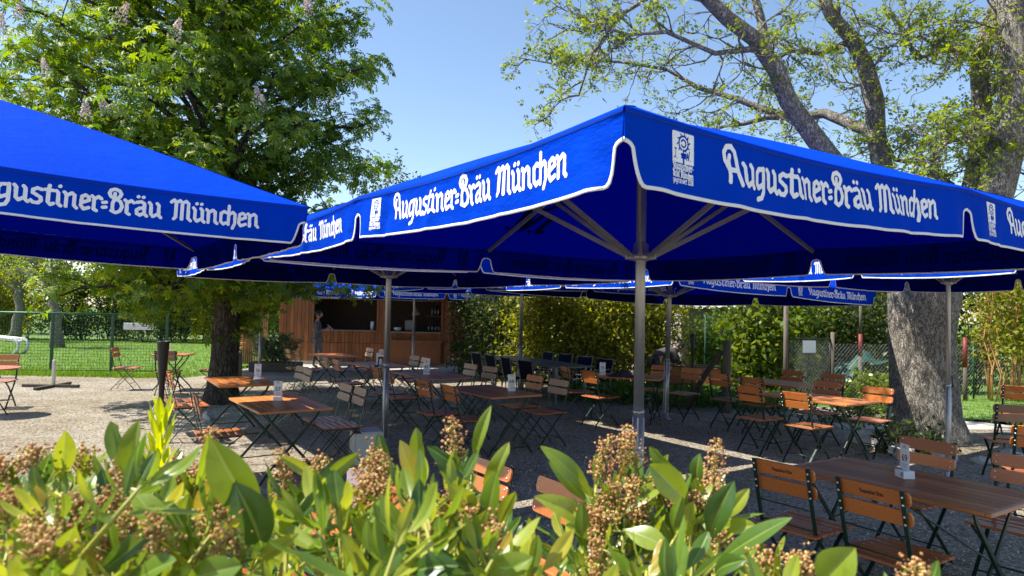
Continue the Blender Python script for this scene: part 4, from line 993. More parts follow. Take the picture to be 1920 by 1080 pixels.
# --- walnut
def make_walnut():
    O = Vector((6.38, 10.66, 0)); root = thing('walnut_tree', 'massive grey-barked old walnut with young leaves, right of the tables', 'tree', O)
    rng = random.Random(9); tr = MB()
    def L(*p): return [at(x, y, Y + .36) - O for (x, y, Y) in p]
    base = [Vector((0, 0, -.1)), Vector((0, 0, .05)), Vector((-.02, 0, .35)), Vector((-.03, 0, .8)), Vector((-.05, 0, 1.3)), Vector((-.05, 0, 1.75)), Vector((-.02, .02, 2.15)), Vector((.05, .05, 2.6)), Vector((.1, .1, 3.1))]
    tr.tube(base, [.66, .56, .50, .455, .44, .455, .50, .52, .38], 40, 0, True, True, .09)
    tr.build('trunk', M['bark_walnut'], root)
    lm = MB()
    limbs = {
     'A': (L((1728, 520, 10.3), (1650, 400, 10.3), (1575, 320, 10.2), (1525, 255, 10.1), (1478, 190, 10), (1455, 130, 9.9), (1415, 72, 9.8), (1365, 35, 9.7), (1325, -5, 9.6), (1270, -70, 9.5)), [.36, .25, .22, .20, .185, .175, .16, .15, .14, .12]),
     'A2': (L((1458, 150, 9.9), (1438, 90, 10), (1425, 30, 10.1), (1408, -30, 10.2), (1395, -90, 10.3)), [.11, .10, .09, .075, .06]),
     'B': (L((1738, 500, 10.5), (1680, 400, 10.7), (1655, 320, 10.8), (1642, 250, 10.9), (1640, 190, 10.9), (1622, 120, 10.8), (1596, 70, 10.8), (1560, 30, 10.7), (1530, -30, 10.6)), [.34, .23, .215, .205, .20, .18, .16, .14, .11]),
     'B2': (L((1640, 250, 10.9), (1600, 235, 11.4), (1545, 212, 11.8), (1490, 222, 12.1), (1430, 205, 12.3), (1380, 185, 12.5), (1310, 165, 12.6), (1250, 130, 12.7), (1180, 118, 12.8)), [.14, .13, .12, .10, .09, .075, .06, .045, .025]),
     'B3': (L((1500, 220, 12.1), (1440, 220, 12.1), (1395, 232, 12.2), (1350, 238, 12.2)), [.085, .07, .055, .03]),
     'C': (L((1770, 500, 10.4), (1812, 420, 10.3), (1832, 320, 10.3), (1842, 220, 10.4), (1836, 110, 10.4), (1858, 40, 10.5), (1885, -30, 10.6)), [.36, .27, .22, .20, .18, .16, .13]),
     'D': (L((1775, 520, 10.2), (1835, 440, 10.0), (1868, 350, 9.9), (1893, 250, 9.8), (1906, 150, 9.8), (1902, 60, 9.8), (1895, -30, 9.8), (1900, -120, 9.8)), [.46, .36, .33, .31, .30, .28, .26, .22]),
     'E': (L((1425, 90, 9.8), (1340, 100, 9.5), (1250, 60, 9.2), (1180, 65, 9.0), (1090, 40, 8.8)), [.07, .05, .04, .03, .018]),
     'F': (L((1325, 0, 9.6), (1240, -20, 9.4), (1160, 30, 9.2), (1110, 100, 9.1), (1085, 180, 9.0)), [.07, .05, .04, .03, .016]),
     'G': (L((1250, 130, 12.7), (1180, 118, 12.5), (1110, 112, 12.3), (1040, 120, 12.1), (960, 106, 11.9)), [.045, .035, .028, .02, .01]),
     'H': (L((1600, 75, 10.8), (1540, 100, 10.7), (1480, 95, 10.5), (1445, 120, 10.4)), [.09, .06, .045, .03]),
     'I': (L((1893, 250, 9.8), (1830, 250, 9.5), (1770, 270, 9.3), (1740, 320, 9.2)), [.07, .05, .035, .02]),
     'K': (L((1836, 120, 10.4), (1780, 90, 10.2), (1720, 110, 10.0), (1690, 60, 9.9)), [.08, .05, .035, .02]),
     'M': (L((1642, 260, 10.9), (1680, 300, 10.7), (1730, 310, 10.5), (1790, 345, 10.3)), [.06, .045, .035, .02]),
    }
    SP = []; UPV = []
    tips = []
    def twig(p, d, L0, r, depth, dens):
        pts = [p]; q = p.copy(); dd = d.normalized(); n = 5
        for i in range(n):
            dd = (dd + Vector((rng.gauss(0, .28), rng.gauss(0, .28), rng.gauss(-.02, .25)))).normalized(); q = q + dd * (L0 / n); pts.append(q.copy())
            if depth > 0 and rng.random() < .72:
                sd = (dd + Vector((rng.gauss(0, .8), rng.gauss(0, .8), rng.gauss(.1, .6)))).normalized(); twig(q.copy(), sd, L0 * rng.uniform(.4, .65), r * .55, depth - 1, dens)
        lm.tube(pts, [r * (1 - .75 * i / n) for i in range(n + 1)], 5 if r > .012 else 4, 0, False)
        if rng.random() < dens:
            for _ in range(rng.choice((1, 2, 2))): tips.append((q + Vector((rng.gauss(0, .06), rng.gauss(0, .06), rng.gauss(.03, .06))), dd))
            if rng.random() < .6: 
                for _ in range(1): tips.append((pts[3] + Vector((rng.gauss(0, .05), rng.gauss(0, .05), .03)), dd))
    spec = {'A': (10, 1.0, .8), 'A2': (8, .9, .8), 'B': (14, 1.1, .85), 'B2': (16, .95, .7), 'B3': (6, .7, .6), 'C': (19, 1.0, .95), 'D': (27, 1.1, 1.0), 'E': (13, .8, .85), 'F': (13, .75, .85), 'G': (13, .6, .9), 'H': (8, .7, .9), 'I': (20, .7, 1.0), 'K': (18, .8, .95), 'M': (12, .7, .95)}
    for k, (pts, rad) in limbs.items():
        rad = [r * .73 for r in rad]; lm.tube(pts, rad, 12 if rad[0] > .1 else 7, 0, True, True, .08 if rad[0] > .1 else .03)
        n, L0, dens = spec[k]; m = len(pts) - 1
        for i in range(n):
            t = (.30 if rad[0] > .2 else .1) + (.70 if rad[0] > .2 else .9) * (i + rng.random()) / n; j = min(m - 1, int(t * m)); p = pts[j].lerp(pts[j + 1], t * m - j); ax = (pts[j + 1] - pts[j]).normalized()
            d = (ax * .6 + Vector((rng.gauss(0, .8), rng.gauss(0, .8), rng.gauss(.15, .6)))); twig(p, d, L0 * rng.uniform(.6, 1.1), .016 + .08 * rad[j] * .5, 2, dens * .78)
    lm.build('limbs', M['bark_walnut'], root)
    Pn = np.array([list(p) for p, d in tips]); s = RNG.uniform(.10, .17, len(Pn))
    inst('crown', Pn, frames(len(Pn), np.array([0, 0, .9]), .75), s, *pinnate(), M['leaf_walnut'], root)
    print('walnut leaves', len(Pn))
make_walnut()
# ------------------------------------------------------------------ planting, fences and sheds behind the seats
def leaf_cloud(name, P, s, m, parent, spread=1.0, up=(0, 0, .35)):
    return inst(name, P, frames(len(P), np.array(up), spread * .8), s, *LEAF4, m, parent)
def bush(name, label, cat, c, size, n, leaf, m, stems=10, group=None, lump=9, seed=0, stem_m=None, base=.0):
    """a shrub: stems fanning out of the ground and leaves gathered in clumps round their ends"""
    root = thing(name, label, cat, (c[0], c[1], 0), 0, group); rng = random.Random(seed + 1); sx, sy, h = size; mb = MB(); cl = []
    for k in range(stems):
        b = Vector((rng.uniform(-.7, .7) * sx / 2, rng.uniform(-.6, .6) * sy / 2, -.03)); e = Vector((b.x * 1.25 + rng.gauss(0, .12), b.y * 1.2 + rng.gauss(0, .1), h * rng.uniform(.7, .97)))
        pts = curve_pts(b, e, 0, .035, 6, rng); mb.tube(pts, [.020, .017, .014, .011, .008, .004], 5)
        for i in range(lump):
            t = rng.uniform(.12 + base, 1); j = min(4, int(t * 5)); p = pts[j].lerp(pts[j + 1], t * 5 - j); q = p + Vector((rng.gauss(0, .20 * min(1, sx)), rng.gauss(0, .20 * min(1, sy)), rng.gauss(0, .10)))
            cl.append(q); mb.tube([p, q], [.006, .003], 4, 0, False)
    mb.build('stems', stem_m or M['twig'], root)
    cl = np.array([list(p) for p in cl]); k = RNG.integers(0, len(cl), n); r = .17 * (h / 2.4) ** .4
    P = cl[k] + RNG.normal(size=(n, 3)) * np.array([r, r, r * .9]); P[:, 2] = np.maximum(P[:, 2], .04)
    leaf_cloud('foliage', P, leaf * RNG.uniform(.6, 1.35, n), m, root); return root
# hedges behind the lawn on the left
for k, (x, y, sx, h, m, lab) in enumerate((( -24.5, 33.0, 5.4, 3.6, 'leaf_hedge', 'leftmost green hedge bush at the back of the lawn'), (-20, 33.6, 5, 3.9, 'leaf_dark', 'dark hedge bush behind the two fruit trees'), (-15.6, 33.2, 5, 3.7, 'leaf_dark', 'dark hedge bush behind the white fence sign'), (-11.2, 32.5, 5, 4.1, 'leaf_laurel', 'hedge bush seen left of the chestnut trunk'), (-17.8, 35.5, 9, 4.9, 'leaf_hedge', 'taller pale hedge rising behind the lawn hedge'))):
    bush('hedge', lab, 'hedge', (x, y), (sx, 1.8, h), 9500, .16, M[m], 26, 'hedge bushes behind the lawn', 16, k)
def small_tree(name, label, x, y, h, lean, n, leaf, m, seed, rad=.16, group=None):
    root = thing(name, label, 'tree', (x, y, 0), 0, group); rng = random.Random(seed); mb = MB()
    top = Vector((lean * h * .4, 0, h * .48)); mb.tube(curve_pts((0, 0, -.05), top, 0, .04, 6, rng), [rad * 1.3, rad, rad * .9, rad * .85, rad * .8, rad * .7], 10, 0, True, True, .08); mb.build('trunk', M['bark_walnut'], root)
    mb = MB(); cl = []
    for k in range(16):
        e = top + Vector((rng.gauss(0, .9), rng.gauss(0, .8), rng.uniform(-.2, h * .5))); pts = curve_pts(top - Vector((0, 0, rng.uniform(0, .4))), e, .1, .06, 6, rng); mb.tube(pts, [rad * .4, .05, .04, .03, .02, .01], 5)
        for i in range(7): p = pts[rng.randint(2, 5)]; q = p + Vector((rng.gauss(0, .35), rng.gauss(0, .35), rng.gauss(.05, .25))); cl.append(q); mb.tube([p, q], [.015, .006], 4, 0, False)
    mb.build('limbs', M['bark_walnut'], root); cl = np.array([list(p) for p in cl])
    P = cl[RNG.integers(0, len(cl), n)] + RNG.normal(size=(n, 3)) * .22; leaf_cloud('crown', P, leaf * RNG.uniform(.6, 1.3, n), m, root)
for k, (x, y, h, l, lab) in enumerate(((-22.4, 31.2, 5.2, .15, 'leaning fruit tree on the lawn above the white slide'), (-18.0, 27.6, 4.6, -.1, 'fruit tree on the lawn whose pale trunk stands behind the fence'), (-10.5, 25.5, 5.0, .1, 'slim pale-trunked tree left of the chestnut trunk'))):
    small_tree('fruit_tree', lab, x, y, h, l, 1500, .10, M['leaf_walnut'], 20 + k, .22 if k < 2 else .14, 'fruit trees on the lawn')
small_tree('far_tree', 'distant treetop peeping over the middle parasol next to the chestnut', -8.2, 44, 12.6, .05, 2600, .22, M['leaf_dark'], 41, .25)
for k, (x, y, sx, h, lab) in enumerate(((-29, 39, 9, 6.0, 'tall tree-like bush far left beyond the lawn hedge'), (-14, 39.5, 9, 5.5, 'tall bush beyond the lawn, left of the chestnut'), (2.5, 26, 8, 4.6, 'tall bush behind the yellow-green hedge'), (11, 25.5, 8, 5.0, 'tall bush far behind the walnut trunk'), (18.5, 22.5, 7, 5.0, 'tall bush beyond the right edge shrubs'))):
    bush('hedge', lab, 'shrub', (x, y), (sx, 2.0, h), 7500, .26, M['leaf_hedge' if k % 2 else 'leaf_laurel'], 24, 'tall bushes in the background', 18, 90 + k)
# green mesh fence
def make_fence():
    root = thing('mesh_fence', 'green wire mesh fence with a top rail between gravel and lawn', 'fence', (0, 0, 0))
    a, b = Vector((-15.6, 17.25, 0)), Vector((-8.93, 18.05, 0)); d = (b - a); L = d.length; d.normalize(); H = 1.52
    for t in (.0, .295, .585, .80, 1.0):
        p = a + d * (L * t); mb = MB(); mb.box(p + Vector((0, 0, H / 2)), (.06, .06, H), Matrix.Rotation(math.atan2(d.y, d.x), 3, 'Z'), 0, .006); mb.build('post', M['mesh_green'], root)
    mb = MB(); mb.tube([a + Vector((0, 0, H)), b + Vector((0, 0, H))], .030, 8); mb.tube([a + Vector((0, 0, .07)), b + Vector((0, 0, .07))], .016, 8); mb.build('rail', M['mesh_green'], root)
    mb = MB(); k = 0
    while k * .075 < L: p = a + d * (k * .075); mb.tube([p + Vector((0, 0, .07)), p + Vector((0, 0, H))], .0032, 4, 0, False); k += 1
    z = .12
    while z < H: mb.tube([a + Vector((0, -.004, z)), b + Vector((0, -.004, z))], .0032, 4, 0, False); z += .075
    mb.build('wire_mesh', M['mesh_green'], root)
    p = at(261, 612, 17.85); mb = MB(); mb.box((p.x, p.y - .03, p.z), (.72, .012, .17), Matrix.Rotation(math.atan2(d.y, d.x), 3, 'Z'), 0, .003)
    o = mb.build('fence_sign', [M['card']]); tag(o, 'white oblong sign hung on the green mesh fence', 'sign')
    m2 = MB()
    for r in range(3):
        for q in range(9): m2.box((p.x - .3 + q * .072 + .01 * ((r * 5 + q) % 3), p.y - .0405 + (q - 4) * .0087, p.z + .045 - r * .045), (.045 + .012 * ((q + r) % 2), .002, .010), Matrix.Rotation(math.atan2(d.y, d.x), 3, 'Z'))
    m2.build('print', M['ink_light'], o)
make_fence()
def make_slide():
    root = thing('slide', 'white plastic slide end lying on the lawn behind the fence', 'slide', (-17.3, 24.0, 0))
    mb = MB(); P = [(-2.6, .95), (-1.6, .66), (-.7, .48), (.1, .42), (.35, .40)]
    for s in (-1, 1): mb.tube([(x, s * .24, z + .1) for x, z in P] + [(.48, s * .24, .34), (.46, s * .24, .16), (.30, s * .24, .0)], .05, 8)
    mb.add([(x, s * .24, z + .04) for x, z in P for s in (-1, 1)], [(i * 2, i * 2 + 1, i * 2 + 3, i * 2 + 2) for i in range(len(P) - 1)]); mb.build('chute', M['white_plastic'], root)
    mb = MB(); mb.tube([(-2.55, -.24, .9), (-2.7, -.3, 0)], .03, 8); mb.tube([(-2.55, .24, .9), (-2.7, .3, 0)], .03, 8); mb.build('leg', M['mesh_green'], root)
make_slide()
# pine planter by the slat screen
def make_planter():
    root = thing('planter', 'low wooden planter with feathery pale green pine shrub', 'planter', (-6.55, 19.45, 0))
    mb = MB(); mb.box((0, 0, .13), (1.35, .55, .26), None, 0, .015); mb.build('trough', M['old_wood'], root)
    rng = random.Random(3); P = []; mb = MB()
    for k in range(46):
        a = rng.uniform(0, 2 * PI); e = Vector((math.cos(a) * rng.uniform(.15, .85), math.sin(a) * rng.uniform(.1, .4), rng.uniform(.45, 1.05))); b = Vector((rng.uniform(-.45, .45), rng.uniform(-.12, .12), .24)); pts = curve_pts(b, e, .1, .03, 6, rng); mb.tube(pts, [.012, .01, .008, .006, .005, .003], 4)
        for i in range(70): t = rng.uniform(.25, 1); j = min(4, int(t * 5)); q = pts[j].lerp(pts[j + 1], t * 5 - j); P.append([q.x + rng.gauss(0, .035), q.y + rng.gauss(0, .035), q.z + rng.gauss(0, .035)])
    mb.build('stems', M['twig'], root); P = np.array(P); leaf_cloud('foliage', P, .085 * RNG.uniform(.6, 1.3, len(P)), M['leaf_juniper'], root)
make_planter()
# tall hedge, climber, laurels
GH = 'tall hedge bushes behind the armchairs'
bush('hedge', 'yellow-green tall hedge left part, behind the blue armchairs', 'hedge', (.9, 17.6), (1.9, 1.0, 3.1), 9500, .105, M['leaf_hedge'], 34, GH, 14, 51)
bush('hedge', 'yellow-green tall hedge middle part, left of the front pole', 'hedge', (2.3, 17.4), (1.8, 1.0, 3.2), 9500, .105, M['leaf_hedge'], 34, GH, 14, 52)
bush('hedge', 'olive hedge end part between the front pole and the shed', 'hedge', (3.6, 17.6), (1.3, 1.0, 3.0), 6500, .105, M['leaf_hedge'], 22, GH, 14, 53)
cl = bush('climbing_rose', 'dark climbing shrub with red flowers at the right kiosk corner', 'shrub', (-1.3, 20.0), (.6, .9, 3.0), 4500, .08, M['leaf_dark'], 16, None, 14, 54)
mb = MB(); rr = random.Random(8)
for k in range(40):
    c = Vector((rr.uniform(-.45, .2), rr.uniform(-.75, -.5), rr.uniform(.35, 2.0))); q = .035
    for _ in range(5):
        ax = Vector((rr.uniform(-1, 1), rr.uniform(-1, 1), rr.uniform(-1, 1))).normalized(); b = ax.orthogonal().normalized() * q; d = ax.cross(b).normalized() * q * .8; p = c + ax * .02; mb.add([p + b, p + d, p - b, p - d], [(0, 1, 2, 3)])
mb.build('flowers', M['red_flower'], cl)
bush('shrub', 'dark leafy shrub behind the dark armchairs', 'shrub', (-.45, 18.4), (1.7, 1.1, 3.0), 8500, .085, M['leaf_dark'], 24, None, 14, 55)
bush('laurel', 'bright cherry laurel bush left of the chain-link gate', 'shrub', (5.55, 15.7), (1.5, .9, 2.6), 4600, .155, M['leaf_laurel'], 18, None, 12, 56)
bush('laurel', 'laurel bush behind the chain-link gate with the paper sign', 'shrub', (6.9, 17.2), (1.8, 1.0, 2.9), 4200, .15, M['leaf_laurel'], 18, None, 12, 57)
bush('shrub', 'dark bush between the gate and the walnut trunk', 'shrub', (8.6, 17.6), (2.0, 1.1, 3.2), 6000, .11, M['leaf_dark'], 20, None, 14, 58)
bush('shrub', 'tall dark background bush left of the walnut trunk', 'shrub', (9.8, 20.5), (4.6, 1.4, 4.2), 9000, .13, M['leaf_hedge'], 28, None, 16, 59)
bush('shrub', 'tan-stemmed olive shrub right of the walnut trunk', 'shrub', (11.6, 15.9), (2.6, 1.4, 3.9), 6500, .10, M['leaf_hedge'], 26, None, 16, 60, M['batten'], .25)
bush('shrub', 'olive shrub at the right edge behind the red-topped post', 'shrub', (14.2, 17.2), (3.2, 1.5, 4.0), 8000, .11, M['leaf_hedge'], 24, None, 16, 61)
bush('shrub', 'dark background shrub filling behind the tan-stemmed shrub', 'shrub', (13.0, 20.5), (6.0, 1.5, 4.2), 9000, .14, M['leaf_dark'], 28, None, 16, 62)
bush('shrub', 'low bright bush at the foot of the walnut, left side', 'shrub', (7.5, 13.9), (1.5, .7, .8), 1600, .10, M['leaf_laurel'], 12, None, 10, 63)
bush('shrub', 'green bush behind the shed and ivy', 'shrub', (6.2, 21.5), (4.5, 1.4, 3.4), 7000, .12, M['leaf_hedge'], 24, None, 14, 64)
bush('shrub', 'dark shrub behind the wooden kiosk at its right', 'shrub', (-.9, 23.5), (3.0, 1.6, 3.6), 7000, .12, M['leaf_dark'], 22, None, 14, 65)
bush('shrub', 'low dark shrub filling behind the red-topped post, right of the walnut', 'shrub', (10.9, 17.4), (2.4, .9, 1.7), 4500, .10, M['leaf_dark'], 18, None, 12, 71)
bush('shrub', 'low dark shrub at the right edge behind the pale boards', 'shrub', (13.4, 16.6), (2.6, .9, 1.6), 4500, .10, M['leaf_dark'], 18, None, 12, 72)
bush('fern', 'dark fern in front of the walnut trunk', 'fern', (5.35, 9.35), (.55, .35, .32), 420, .09, M['leaf_dark'], 12, None, 8, 66)
bush('weed', 'pale leafy weed by the gate path left of the walnut', 'plant', (6.1, 12.2), (1.5, .5, .28), 520, .09, M['leaf_laurel'], 12, None, 8, 67)
# ground cover in front of the hedge
def cover():
    poly = [(.9, 14.0), (2.4, 13.5), (4.6, 12.9), (5.6, 13.3), (5.4, 15.4), (1.0, 16.6)]; x, y = scatter(poly, 6500, .9, 5.6, 12.8, 16.6); P = np.stack([x, y, RNG.uniform(.02, .28, len(x))], 1)
    o = leaf_cloud('ground_cover', P, .11 * RNG.uniform(.5, 1.3, len(x)), M['ground_cover'], None); o['kind'] = 'stuff'
cover()
# shed
def make_shed():
    root = thing('shed', 'low grey concrete shed with corrugated roof behind the ivy', 'shed', (0, 0, 0)); x0, x1, y0, y1 = 4.55, 7.4, 18.6, 21.0
    mb = MB(); t = .12; hf = 1.98
    mb.box(((x0 + x1) / 2, y0, hf / 2), (x1 - x0, t, hf)); mb.box((x0 + t / 2, (y0 + y1) / 2, hf / 2), (t, y1 - y0 - t, hf)); mb.box((x1 - t / 2, (y0 + y1) / 2, hf / 2), (t, y1 - y0 - t, hf)); mb.box(((x0 + x1) / 2, y1, hf / 2), (x1 - x0, t, hf)); mb.build('wall', M['concrete'], root)
    mb = MB(); n = 64; vs = []
    for i in range(n + 1):
        x = x0 - .2 + (x1 - x0 + .4) * i / n; z = .022 * math.cos(i * PI / 2)
        for (y, zz) in ((y0 - .35, hf + .05), (y1 + .2, hf + .42)): vs += [(x, y, zz + z), (x, y, zz + z - .012)]
    fs = []
    for i in range(n): b = i * 4; fs += [(b, b + 4, b + 6, b + 2), (b + 1, b + 3, b + 7, b + 5), (b, b + 1, b + 5, b + 4)]
    mb.add(vs, fs); mb.build('roof', M['concrete'], root)
make_shed()
bush('ivy', 'bright ivy climbing up before the shed and green mesh', 'ivy', (5.15, 17.6), (1.15, .4, 1.9), 3600, .10, M['leaf_ivy'], 14, None, 14, 70)
def make_panel():
    root = thing('wire_fence', 'bright green wire mesh fence beside the ivy', 'fence', (4.95, 16.7, 0), .1)
    mb = MB()
    for k in range(12): mb.tube([(-.28 + k * .051, 0, 0), (-.28 + k * .051, 0, 1.78)], .004, 4)
    for k in range(12): mb.tube([(-.28, -.008, .06 + k * .155), (.28, -.008, .06 + k * .155)], .004, 4)
    mb.build('wire_mesh', M['tarp'], root); mb = MB()
    for s in (-1, 1): mb.tube([(s * .29, 0, 0), (s * .29, 0, 1.8)], .018, 8)
    mb.build('post', M['tarp'], root)
make_panel()
def make_post():
    root = thing('wooden_post', 'thick weathered post with a diagonal brace before the ivy', 'post', (4.02, 12.95, 0))
    mb = MB(); mb.tube([(0, 0, -.05), (0, 0, .5), (.01, 0, 1.0), (0, 0, 1.34)], [.085, .083, .08, .078], 12, 0, True, True, .04); mb.build('post', M['old_wood'], root)
    mb = MB(); mb.tube([(-.07, .06, 1.14), (-.35, .2, .66), (-.66, .35, .02)], .055, 10, 0, True, True, .04); mb.build('brace', M['old_wood'], root)
make_post()
def make_bed():
    root = thing('raised_bed', 'orange-brown boarded raised bed in front of the shed', 'raised bed', (4.15, 15.9, 0), -.12)
    mb = MB()
    for k in range(3): mb.box((0, -.3, .14 + k * .19), (1.1, .03, .18), None, 0, .004); mb.box((0, .3, .14 + k * .19), (1.1, .03, .18), None, 0, .004)
    for s in (-1, 1):
        for k in range(3): mb.box((s * .565, 0, .14 + k * .19), (.03, .63, .18), None, 0, .004)
    mb.build('side_board', M['planter'], root); mb = MB()
    mb.box((0, -.3, .64), (1.2, .07, .03)); mb.box((0, .3, .64), (1.2, .07, .03)); mb.box((-.565, 0, .64), (.07, .53, .03)); mb.box((.565, 0, .64), (.07, .53, .03)); mb.build('rim', M['black'], root)
    mb = MB(); mb.box((0, 0, .3), (1.09, .56, .52)); mb.build('soil', M['old_wood'], root)
make_bed()
def chain(mb, a, b, z0, z1, step=.085, r=.0014):         # diamond wire between two uprights
    a, b = Vector(a), Vector(b); d = b - a; L = d.length; d.normalize(); H = z1 - z0; n = int((L + H) / step)
    for k in range(-int(H / step) - 1, int(L / step) + 1):
        for s in (1, -1):
            x0 = k * step if s > 0 else k * step + H; x1 = x0 + s * H; p0, p1 = (x0, z0), (x1, z1)
            def clip(p, q):
                (xa, za), (xb, zb) = p, q
                t0, t1 = 0.0, 1.0
                for lim, sg in ((0, 1), (L, -1)):
                    da, db = sg * (xa - lim), sg * (xb - lim)
                    if da < 0 and db < 0: return None
                    if da < 0: t0 = max(t0, da / (da - db))
                    if db < 0: t1 = min(t1, da / (da - db))
                if t0 >= t1: return None
                return (xa + (xb - xa) * t0, za + (zb - za) * t0), (xa + (xb - xa) * t1, za + (zb - za) * t1)
            c = clip(p0, p1)
            if c: (xa, za), (xb, zb) = c; mb.tube([a + d * xa + Vector((0, -.002 * s, za)), a + d * xb + Vector((0, -.002 * s, zb))], r, 3, 0, False)
def make_gate():
    root = thing('garden_gate', 'chain-link garden gate with dark frame behind the right tables', 'gate', (0, 0, 0)); a, b = Vector((5.72, 14.3, 0)), Vector((6.78, 14.75, 0))
    mb = MB(); mb.tube([a + Vector((-.06, 0, -.05)), a + Vector((-.06, 0, 2.3))], .05, 10); mb.tube([b + Vector((.05, 0, -.05)), b + Vector((.05, 0, 1.5))], .04, 10); mb.build('post', M['old_wood'], root)
    mb = MB(); z0, z1 = .08, 1.35
    for p, q in ((a + Vector((0, 0, z0)), a + Vector((0, 0, z1))), (b + Vector((0, 0, z0)), b + Vector((0, 0, z1))), (a + Vector((0, 0, z1)), b + Vector((0, 0, z1))), (a + Vector((0, 0, z0)), b + Vector((0, 0, z0)))): mb.tube([p, q], .017, 8)
    mb.build('frame', M['black'], root); mb = MB(); chain(mb, a, b, z0, z1); mb.build('wire_mesh', M['alu'], root)
    mb = MB(); c = a.lerp(b, .45); ang = math.atan2((b - a).y, (b - a).x); mb.box((c.x + .02, c.y - .03, 1.19), (.36, .005, .25), Matrix.Rotation(ang, 3, 'Z'), 0, .001); o = mb.build('gate_sign', M['card']); tag(o, 'blank looking white paper sign hung on the chain-link gate', 'sign')
make_gate()
def make_chain_fence():
    root = thing('chain_fence', 'chain-link fence running from the gate behind the walnut', 'fence', (0, 0, 0)); a, b = Vector((6.9, 14.8, 0)), Vector((15.2, 17.4, 0))
    mb = MB(); chain(mb, a, b, .05, 1.25, .095, .0014); mb.build('wire_mesh', M['alu'], root)
    for t in (0.2, .45, .7, .95): p = a.lerp(b, t); mb = MB(); mb.tube([p, p + Vector((0, 0, 1.3))], .022, 8); mb.build('post', M['mesh_green'], root)
make_chain_fence()
for k, (x, y, h, z0, lab) in enumerate(((7.85, 15.6, 2.2, .95, 'tall thin post with red middle between gate and walnut'), (10.2, 15.6, 1.42, .75, 'red-topped post right of the walnut trunk'), (12.65, 17.3, 1.30, .7, 'red-topped post near the right edge'))):
    root = thing('marker_post', lab, 'post', (x, y, 0), 0, 'red painted posts'); mb = MB(); mb.tube([(0, 0, -.05), (0, 0, z0)], .045, 10); 
    if k == 0: mb.tube([(0, 0, z0 + .5), (0, 0, h)], .03, 10)
    mb.build('post', M['old_wood'], root); mb = MB(); mb.tube([(0, 0, z0), (0, 0, z0 + .5 if k == 0 else h)], .046, 10); mb.build('red_section', M['red_paint'], root)
def make_tarp():
    mb = MB(); n = 16; vs = []
    for i in range(n):
        for j in range(n):
            u, w = i / (n - 1), j / (n - 1); a = u * PI; r = 1 + .10 * math.sin(7 * a + 5 * w) + .05 * math.sin(13 * w); vs.append((math.cos(a) * .75 * r, (w - .5) * .9 * r, math.sin(a) * .95 * r * (1 - .25 * abs(w - .5))))
    mb.add(vs, [(i * n + j, i * n + j + 1, (i + 1) * n + j + 1, (i + 1) * n + j) for i in range(n - 1) for j in range(n - 1)], 0, True); o = mb.build('tarp_heap', M['tarp']); o.location = (8.3, 16.2, 0); tag(o, 'dark green tarpaulin heap behind the chain-link fence', 'tarpaulin')
make_tarp()
def make_boards():
    for k, (x, y, z, w, lab) in enumerate(((11.6, 13.9, .10, 1.5, 'lower pale board of the stack right of the walnut'), (12.0, 14.0, .19, 1.6, 'upper pale board of the stack right of the walnut'))):
        mb = MB(); mb.box((0, 0, 0), (w, .6, .06), None, 0, .012); mb.box((-.4, 0, -.055), (.1, .5, .05)); mb.box((.4, 0, -.055), (.1, .5, .05)); o = mb.build('board', M['white_plastic']); o.location = (x, y, z); o.rotation_euler = (0, 0, .15 - .2 * k); tag(o, lab, 'board', 'pale boards')
make_boards()
# ------------------------------------------------------------------ people
def skin(name, J, E, m, parent, sub=2, offs=0.0):
    """J: joint -> (xyz, radius), E: joint pairs. Grown as one smooth surface from the pelvis."""
    keys = list(J); me = bpy.data.meshes.new(name); me.from_pydata([J[k][0] for k in keys], [(keys.index(a), keys.index(b)) for a, b in E], []); o = bpy.data.objects.new(name, me); COL.objects.link(o)
    sk = o.modifiers.new('s', 'SKIN'); sk.use_smooth_shade = True; su = o.modifiers.new('u', 'SUBSURF'); su.levels = sub; su.render_levels = sub
    lay = me.skin_vertices[0].data
    for i, k in enumerate(keys):
        r = J[k][1]; r = r if hasattr(r, '__len__') else (r, r); lay[i].radius = (r[0] + offs, r[1] + offs); lay[i].use_root = (i == 0)
    dg = bpy.context.evaluated_depsgraph_get(); dg.update(); m2 = bpy.data.meshes.new_from_object(o.evaluated_get(dg)); m2.name = name; m2.materials.clear(); m2.materials.append(m)
    bpy.data.objects.remove(o); return link(name, m2, parent)
def hand(J, E, wrist, pre, d, side, palm):
    """five fingers rooted in the palm; d along the forearm, side towards the thumb, palm the way the hand closes"""
    d, side, palm = Vector(d).normalized(), Vector(side).normalized(), Vector(palm).normalized(); w = Vector(J[wrist][0])
    J[pre + 'palm'] = (w + d * .055, (.026, .018)); E.append((wrist, pre + 'palm'))
    for i, (off, ln) in enumerate(((.024, .068), (.008, .078), (-.008, .072), (-.023, .056))):
        a = w + d * .085 + side * off; J[pre + 'k%d' % i] = (a, .0105); b = a + d * ln * .45 + palm * .014; J[pre + 'm%d' % i] = (b, .009); c = b + d * ln * .30 + palm * .03; J[pre + 't%d' % i] = (c, .0075)
        E += [(pre + 'palm', pre + 'k%d' % i), (pre + 'k%d' % i, pre + 'm%d' % i), (pre + 'm%d' % i, pre + 't%d' % i)]
    a = w + d * .035 + side * .034 + palm * .01; b = a + d * .032 + side * .016 + palm * .016; J[pre + 'th'] = (a, .012); J[pre + 'tt'] = (b, .009); E += [(pre + 'palm', pre + 'th'), (pre + 'th', pre + 'tt')]
